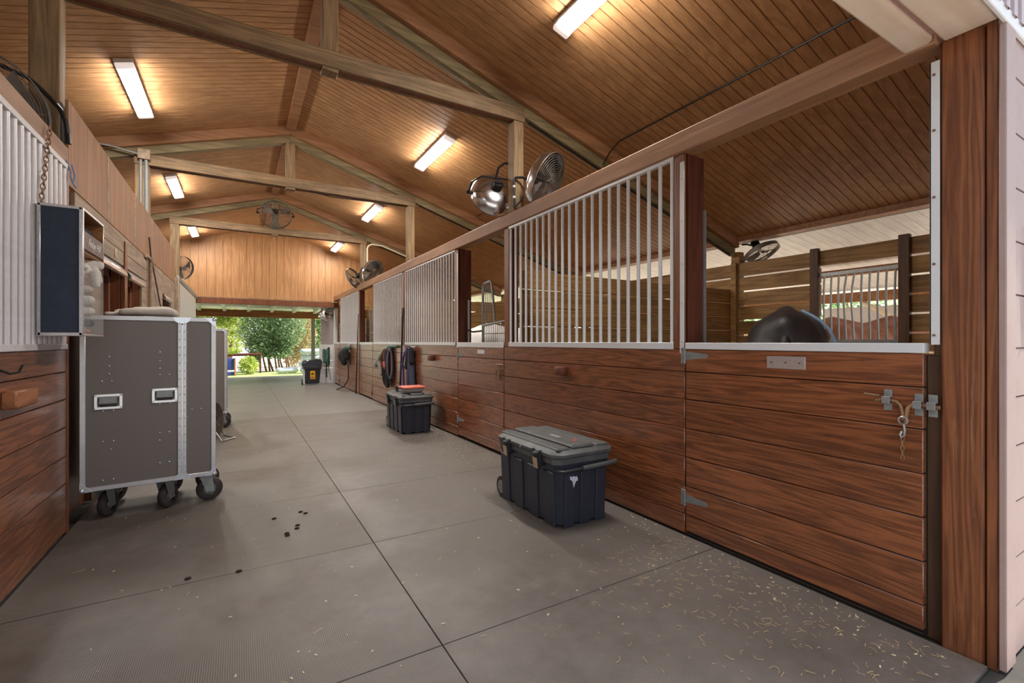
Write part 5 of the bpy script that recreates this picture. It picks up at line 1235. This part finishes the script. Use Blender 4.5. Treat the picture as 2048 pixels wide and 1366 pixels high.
# ================================================================ horses
def horse(label, o, rz, coatm, hairm, s=1.0, neck='up', halter=False, tilt=0.0):
    t = thing('horse', label, 'horse', o, rz, group=None)
    G = Matrix.Translation(Vector(o)) @ Matrix.Rotation(rz, 4, 'Z') @ Matrix.Scale(s, 4)
    V = lambda x, y, z: G @ Vector((x, y, z))
    def C(a, b, r0, r1, sq=None): return (V(*a), V(*b), r0*s, r1*s) + ((sq,) if sq else ())
    caps = [C((-0.50, 0, 1.27), (-0.05, 0, 1.20), 0.30, 0.30), C((-0.05, 0, 1.19), (0.48, 0, 1.22), 0.31, 0.27), C((-0.02, 0, 1.12), (0.3, 0, 1.1), 0.29, 0.27),
            C((-0.42, 0, 1.52), (-0.66, 0, 1.40), 0.10, 0.13), C((-0.42, 0.09, 1.28), (-0.60, 0.10, 1.16), 0.245, 0.215), C((-0.42, -0.09, 1.28), (-0.60, -0.10, 1.16), 0.245, 0.215), C((-0.5, 0, 1.42), (-0.62, 0, 1.32), 0.17, 0.17),
            C((-0.40, 0, 1.52), (0.02, 0, 1.44), 0.095, 0.085), C((0.02, 0, 1.44), (0.40, 0, 1.55), 0.085, 0.085), C((0.40, 0, 1.55), (0.58, 0, 1.50), 0.085, 0.10), C((0.5, 0, 1.3), (0.62, 0, 1.15), 0.22, 0.18)]
    if neck == 'up': nk, hd = [(0.55, 0, 1.38), (0.85, 0, 1.68), (1.08, 0, 1.92)], [(1.12, 0, 1.94), (1.34, 0, 1.76), (1.52, 0, 1.56)]
    else: nk, hd = [(0.55, 0, 1.32), (0.95, 0, 1.28), (1.25, 0, 1.12)], [(1.30, 0, 1.08), (1.46, 0, 0.84), (1.55, 0, 0.58)]
    caps += [C(nk[0], nk[1], 0.21, 0.155), C(nk[1], nk[2], 0.155, 0.115), C(hd[0], hd[1], 0.12, 0.105), C(hd[1], hd[2], 0.10, 0.072), C(hd[0], (hd[1][0]-0.06, 0, hd[1][2]-0.06), 0.1, 0.07)]
    for sy in (-0.05, 0.05): caps.append(C((hd[0][0]-0.03, sy, hd[0][2]+0.09), (hd[0][0]-0.02, sy*1.5, hd[0][2]+0.2), 0.034, 0.014))
    for sy in (-1, 1):
        y = 0.15*sy
        caps += [C((0.48, y, 1.12), (0.47, y, 0.82), 0.13, 0.085), C((0.47, y, 0.82), (0.48, y, 0.52), 0.078, 0.055), C((0.48, y, 0.52), (0.48, y, 0.48), 0.06, 0.06), C((0.48, y, 0.48), (0.48, y, 0.16), 0.042, 0.040), C((0.48, y, 0.16), (0.52, y, 0.08), 0.048, 0.045), C((0.52, y, 0.075), (0.53, y, 0.04), 0.052, 0.056)]
        caps += [C((-0.58, y, 1.15), (-0.48, y, 0.88), 0.20, 0.13), C((-0.48, y, 0.88), (-0.70, y, 0.60), 0.12, 0.065), C((-0.70, y, 0.60), (-0.72, y, 0.54), 0.066, 0.062), C((-0.72, y, 0.54), (-0.69, y, 0.17), 0.048, 0.043), C((-0.69, y, 0.17), (-0.65, y, 0.08), 0.05, 0.046), C((-0.65, y, 0.075), (-0.64, y, 0.04), 0.054, 0.058)]
    blob('body', caps, M[coatm], t, 0.022*s, 16)
    # tail, mane, eyes
    c = [C((-0.74, 0, 1.34), (-0.84, 0, 1.2), 0.035, 0.05), C((-0.84, 0, 1.2), (-0.87, 0, 0.75), 0.055, 0.065), C((-0.87, 0, 0.75), (-0.86, 0, 0.42), 0.06, 0.02)]
    blob('tail', c, M[hairm], t, 0.018*s, 3)
    c = []
    for k in range(6):
        q = k/5.0; p = [nk[0][i]+(nk[2][i]-nk[0][i])*q for i in range(3)]
        c.append(C((p[0]-0.02, 0.03, p[2]+0.17-0.06*q), (p[0]+0.04, 0.11, p[2]-0.02), 0.03, 0.022))
    blob('mane', c, M[hairm], t, 0.016*s, 2)
    for sy in (-1, 1): MB().sphere(tuple(V(hd[0][0]+0.10, sy*0.098, hd[0][2]-0.04)), 0.02*s, (1, 1, 1), 10).build('eye', M['eye'], t)
    return t, V
hd1, V = horse('dark bay horse seen from behind over the nearest stall door, only its rump showing', (5.02, 2.73, -0.004), R(27.5), 'coatdark', 'hair', 1.06, 'down')
# pale blue binding of a sheet along its right flank
pts = [V(-0.40, -0.12, 1.565), V(-0.42, -0.20, 1.515), V(-0.44, -0.27, 1.46), V(-0.46, -0.325, 1.39), V(-0.48, -0.36, 1.31), V(-0.49, -0.385, 1.22), V(-0.5, -0.39, 1.08)]
m = MB()
for a, b in zip(pts, pts[1:]):
    u = V(0.10, -0.03, 0)-V(0, 0, 0); m.quad(a, b, b+u, a+u)
    n_ = Vector((0, 0, 0.006))
    m.quad(a+n_, a+u+n_, b+u+n_, b+n_)
MB().tube(pts, 0.016, 8).build('sheet_binding', M['bluetrim'], hd1, label='pale blue edge of a horse sheet')
horse('chestnut horse standing beyond the barred window, its back showing', (8.30, 3.38, -0.03), R(-32), 'coatchest', 'hair', 1.10, 'down')
horse('white horse in the second stall behind the yoke gate', (3.85, 6.42, -0.004), R(-30), 'coatwhite', 'hairwhite', 1.03, 'down')

# ================================================================ outside
def foliage(mb, c, rad, n, size, rnd, hang=0.0):
    for _ in range(n):
        d = Vector((rnd.gauss(0, 1), rnd.gauss(0, 1), rnd.gauss(0, 1))).normalized()*(rnd.random()**0.4)
        p = Vector((c[0]+d.x*rad[0], c[1]+d.y*rad[1], c[2]+d.z*rad[2]))
        a = Vector((rnd.gauss(0, 1), rnd.gauss(0, 1), rnd.gauss(0, 0.7)-hang)).normalized(); b = a.orthogonal().normalized()
        b = (Matrix.Rotation(rnd.uniform(0, 6.28), 3, a) @ b)
        L = size*rnd.uniform(0.6, 1.3); w = L*0.42
        v = [mb.bm.verts.new(q) for q in (p-a*L*0.5, p+b*w*0.5, p+a*L*0.5, p-b*w*0.5)]
        mb.bm.faces.new(v)
def tree(name, label, cat, base, trunks, clumps, leaf, size, seed, group=None, bark='bark'):
    t = thing(name, label, cat, base, group=group); rnd = random.Random(seed)
    for pts, r0, r1 in trunks:
        k = len(pts); MB().tube(pts, [r0+(r1-r0)*i/(k-1) for i in range(k)], 8).build('trunk', M[bark], t)
    m = MB()
    for c, rad, n in clumps: foliage(m, c, rad, n, size, rnd)
    m.build('foliage', M[leaf], t, False)
    return t
# multi-stemmed tree straight ahead
X, Y = 1.5, 24.2
trk = []
for i in range(8):
    a = -1+2*i/7.0; q = 0.06*math.sin(i*2.3); trk.append(([(X+a*0.5+0.1, Y+0.1*(i % 3), -0.05), (X+a*0.52+q, Y+0.1*(i % 3), 0.5), (X+a*0.6-q, Y+0.5, 1.3), (X+a*0.7, Y+0.5, 2.2)], 0.045, 0.02))
tree('multi_stem_tree', 'bushy grey-green tree with many brown stems straight beyond the far opening', 'tree', (X, Y, 0), trk,
     [((X-0.7, Y, 2.2), (0.95, 0.7, 1.3), 3900), ((X+0.4, Y, 2.2), (0.95, 0.7, 1.2), 3900), ((X-0.7, Y-0.2, 1.2), (0.6, 0.4, 0.6), 1500), ((X+0.2, Y-0.1, 1.25), (0.6, 0.4, 0.45), 1300), ((X, Y, 3.6), (1.5, 0.8, 1.0), 4000), ((X-0.95, Y-0.2, 0.5), (0.3, 0.3, 0.45), 700), ((X, Y-0.2, 0.85), (0.75, 0.3, 0.3), 1100)], 'leafC', 0.13, 1)
tree('dry_shrub', 'pale dry shrub at the right of the many-stemmed tree', 'shrub', (X+1.5, Y+1.6, 0), [([(X+1.3, Y+1.6, 0), (X+1.5, Y+1.6, 0.8), (X+1.4, Y+1.6, 1.6)], 0.03, 0.01)],
     [((X+1.2, Y+1.5, 1.8), (0.8, 0.5, 1.4), 4000), ((X+0.9, Y+1.5, 0.6), (0.6, 0.4, 0.5), 1200)], 'leafD', 0.12, 2)
tree('leafy_tree', 'sunlit yellow-green tree overhanging the left of the far opening', 'tree', (-3.6, 22.6, 0), [([(-3.6, 22.6, 0), (-3.4, 22.6, 1.5), (-2.6, 22.4, 3.0), (-1.6, 22.4, 3.9)], 0.2, 0.07)],
     [((-1.0, 22.4, 3.0), (1.3, 0.9, 0.8), 5200), ((-2.2, 22.4, 2.7), (1.0, .9, 0.8), 3000), ((-0.5, 22.5, 2.3), (0.5, 0.5, 0.4), 1000), ((-1.6, 22.5, 1.75), (0.6, 0.5, 0.4), 1200), ((0.2, 22.4, 3.3), (1.0, .8, .5), 2500)], 'leafA', 0.14, 3)
tree('leafy_tree', 'mid green tree behind the dark bin, right of the far opening', 'tree', (5.2, 27, 0), [([(5.2, 27, 0), (5.1, 27, 2), (4.8, 27, 4)], 0.2, 0.1)],
     [((3.4, 27.5, 3.0), (1.4, 1.0, 1.6), 6500), ((5.2, 27.8, 3.0), (1.8, 1.2, 1.8), 5000), ((4.0, 27.5, 1.4), (1.9, 0.9, 0.8), 4500)], 'leafB', 0.15, 4)
tree('leafy_shrub', 'bright green leafy shrub beside the blue panel', 'shrub', (0.35, 22.7, 0), [([(0.3, 22.7, 0), (0.35, 22.7, 0.6)], 0.03, 0.01)],
     [((0.35, 22.7, 0.35), (0.42, 0.35, 0.4), 900), ((-0.45, 22.8, 0.98), (0.6, 0.3, 0.16), 500)], 'leafA', 0.12, 5)
for i, x in enumerate((-14.5, -8.7, -2.9, 2.9, 8.7, 14.5)):
    tree('hedge_tree', ['far hedge tree at the left end of the row', 'far hedge tree second from the left', 'far hedge tree behind the pale house', 'far hedge tree straight behind the many-stemmed tree', 'far hedge tree second from the right', 'far hedge tree at the right end of the row'][i], 'tree', (x, 50+(i % 2)*2, 0), [([(x, 50+(i % 2)*2, 0), (x, 50+(i % 2)*2, 4)], 0.25, 0.1)],
         [((x, 50+(i % 2)*2, 4.5), (2.75, 1.4, 4.4), 5000)], 'leafB' if i % 2 else 'leafC', 0.42, 30+i, group='hedge trees along the horizon')
for i, (x, lb_) in enumerate(((-7.9, 'pale green tree behind the pale house corner at the far left'), (-4.2, 'pale green tree left of the leafy overhanging tree'), (-0.5, 'pale green tree filling the gap beside the many-stemmed tree'), (3.2, 'pale green tree behind the many-stemmed tree'), (6.9, 'pale green tree behind the stack of sacks'), (10.6, 'pale green tree at the far right beyond the canopy'))):
    tree('background_tree', lb_, 'tree', (x, 33.0, 0), [([(x, 33, 0), (x+0.1, 33, 2)], 0.14, 0.08)],
         [((x, 33, 3.6), (1.62, 0.9, 2.0), 5200), ((x+0.2, 33, 1.5), (1.4, 0.7, 0.6), 900)], ('leafB', 'leafA', 'leafA', 'leafB', 'leafC', 'leafB')[i], 0.2, 60+i, group='trees beyond the sand yard')
# side greenery seen through the barred window
for i, (x, y) in enumerate(((21, 5.0), (22, 9.5), (21.5, 14.5))):
    tree('paddock_tree', ['pale green tree beyond the paddock, seen through the barred window', 'paddock tree farther back, seen between the slats', 'paddock tree at the far side of the lean-to'][i], 'tree', (x, y, 0), [([(x, y, 0), (x, y, 3)], 0.2, 0.1)],
         [((x, y, 2.6), (2.0, 2.2, 2.2), 1500)], 'leafB', 0.3, 40+i, group='trees beyond the paddock')
# fence rail, blue panel, house, sacks
fn = thing('fence', 'dark horizontal fence rail crossing behind the blue panel', 'fence', (-1, 23.4, 0))
MB().cyl((-6, 23.4, 0.76), (0.85, 23.4, 0.80), 0.06, n=10).build('rail', M['jamb'], fn)
for x in (-5.8, -2.6, 0.82): MB().cyl((x, 23.42, -0.1), (x, 23.42, 0.9), 0.04, n=10).build('post', M['jamb'], fn)
bp = thing('blue_panel', 'blue panel with rounded corners and orange edge beyond the left of the opening', 'panel', (-1.1, 22.0, 0))
MB().box(-1.3, -0.14, 22.0, 22.05, 0.20, 0.68, 0.05, seg=3).build('panel', M['bluesign'], bp)
MB().box(-1.3, -0.14, 22.0, 22.05, -0.02, 0.13, 0.03, seg=2).build('lower_panel', M['bluesign'], bp)
MB().box(-0.17, -0.11, 21.98, 22.07, -0.03, 0.70, 0.01).build('edge', M['orangetrim'], bp)
hs = thing('house', 'pale blue-white house far beyond the left trees', 'house', (-4, 44, 0))
MB().box(-10, 1.2, 44, 48, 0, 2.4).build('wall', M['housewall'], hs)
MB().hexa([(-10.4, 43.6, 2.4), (1.6, 43.6, 2.4), (1.6, 48.4, 2.4), (-10.4, 48.4, 2.4), (-10.0, 45.8, 3.4), (1.2, 45.8, 3.4), (1.2, 46.2, 3.4), (-10.0, 46.2, 3.4)]).build('roof', M['rooftop'], hs)
for x in (-3.2, -1.2): MB().box(x, x+1.1, 43.96, 44, 0.9, 1.9).build('window', M['paleblue'], hs)
k = 0
for (x, y, z, lb_) in ((2.75, 22.2, 0.0, 'pale blue sack at the bottom of the stack behind the dark bin, nearest the post'), (1.80, 22.3, 0.0, 'pale blue sack lying at the left foot of the stack behind the bin'), (2.7, 22.2, 0.27, 'pale blue sack second up in the stack behind the bin'), (2.8, 22.25, 0.54, 'pale blue sack third up in the stack behind the bin'), (2.75, 22.2, 0.81, 'pale blue sack on top of the stack behind the bin')):
    c = [((x-0.3, y, z+0.12), (x+0.3, y, z+0.12), 0.16, 0.16, (1, 1.3, 0.8))]
    tag(blob('plastic_sack', c, M['paleblue'], None, 0.03, 4, wob=.008, seed=50+k), lb_, 'sack', 'pale blue sacks stacked outside'); k += 1

# ================================================================ light, world, camera
w = bpy.data.worlds.new('World'); S.world = w; w.use_nodes = True
nt = w.node_tree; nt.nodes.clear()
sky = nt.nodes.new('ShaderNodeTexSky'); sky.sky_type = 'NISHITA'; sky.sun_disc = False
sky.sun_elevation = R(52); sky.sun_rotation = R(60); sky.air_density = 1.0; sky.dust_density = 2.0; sky.ozone_density = 1.0
bg = nt.nodes.new('ShaderNodeBackground'); bg.inputs[1].default_value = SKY
ou = nt.nodes.new('ShaderNodeOutputWorld')
hs_ = nt.nodes.new('ShaderNodeHueSaturation'); hs_.inputs['Saturation'].default_value = 0.45
nt.links.new(sky.outputs[0], hs_.inputs['Color']); nt.links.new(hs_.outputs[0], bg.inputs[0]); nt.links.new(bg.outputs[0], ou.inputs[0])
sl = bpy.data.lights.new('sun', 'SUN'); sl.energy = SUN; sl.angle = R(1.0); sl.color = (1.0, 0.95, 0.86)
so = bpy.data.objects.new('sun', sl); COL.objects.link(so)
so.rotation_euler = Vector((-0.72, 0.12, -0.72)).normalized().to_track_quat('-Z', 'Y').to_euler()

cam = bpy.data.cameras.new('camera'); cam.sensor_fit = 'HORIZONTAL'; cam.sensor_width = 36.0
cam.lens = 36.0*922.0/2048.0; cam.clip_start = 0.05; cam.clip_end = 400
cam.shift_y = (684.0-683.0)/2048.0
co = bpy.data.objects.new('camera', cam); COL.objects.link(co)
co.location = (0, 0, 1.35); co.rotation_euler = (R(90), 0, -R(30.63))
S.camera = co
S.view_settings.view_transform = 'Standard'; S.view_settings.look = 'None'; S.view_settings.gamma = 1.0
S.view_settings.use_curve_mapping = False; S.view_settings.exposure = EXPO
c = S.cycles
c.max_bounces = 12; c.diffuse_bounces = 7; c.glossy_bounces = 4; c.transmission_bounces = 6; c.transparent_max_bounces = 8
c.use_denoising = True; c.sample_clamp_indirect = 6.0; c.caustics_reflective = False; c.caustics_refractive = False
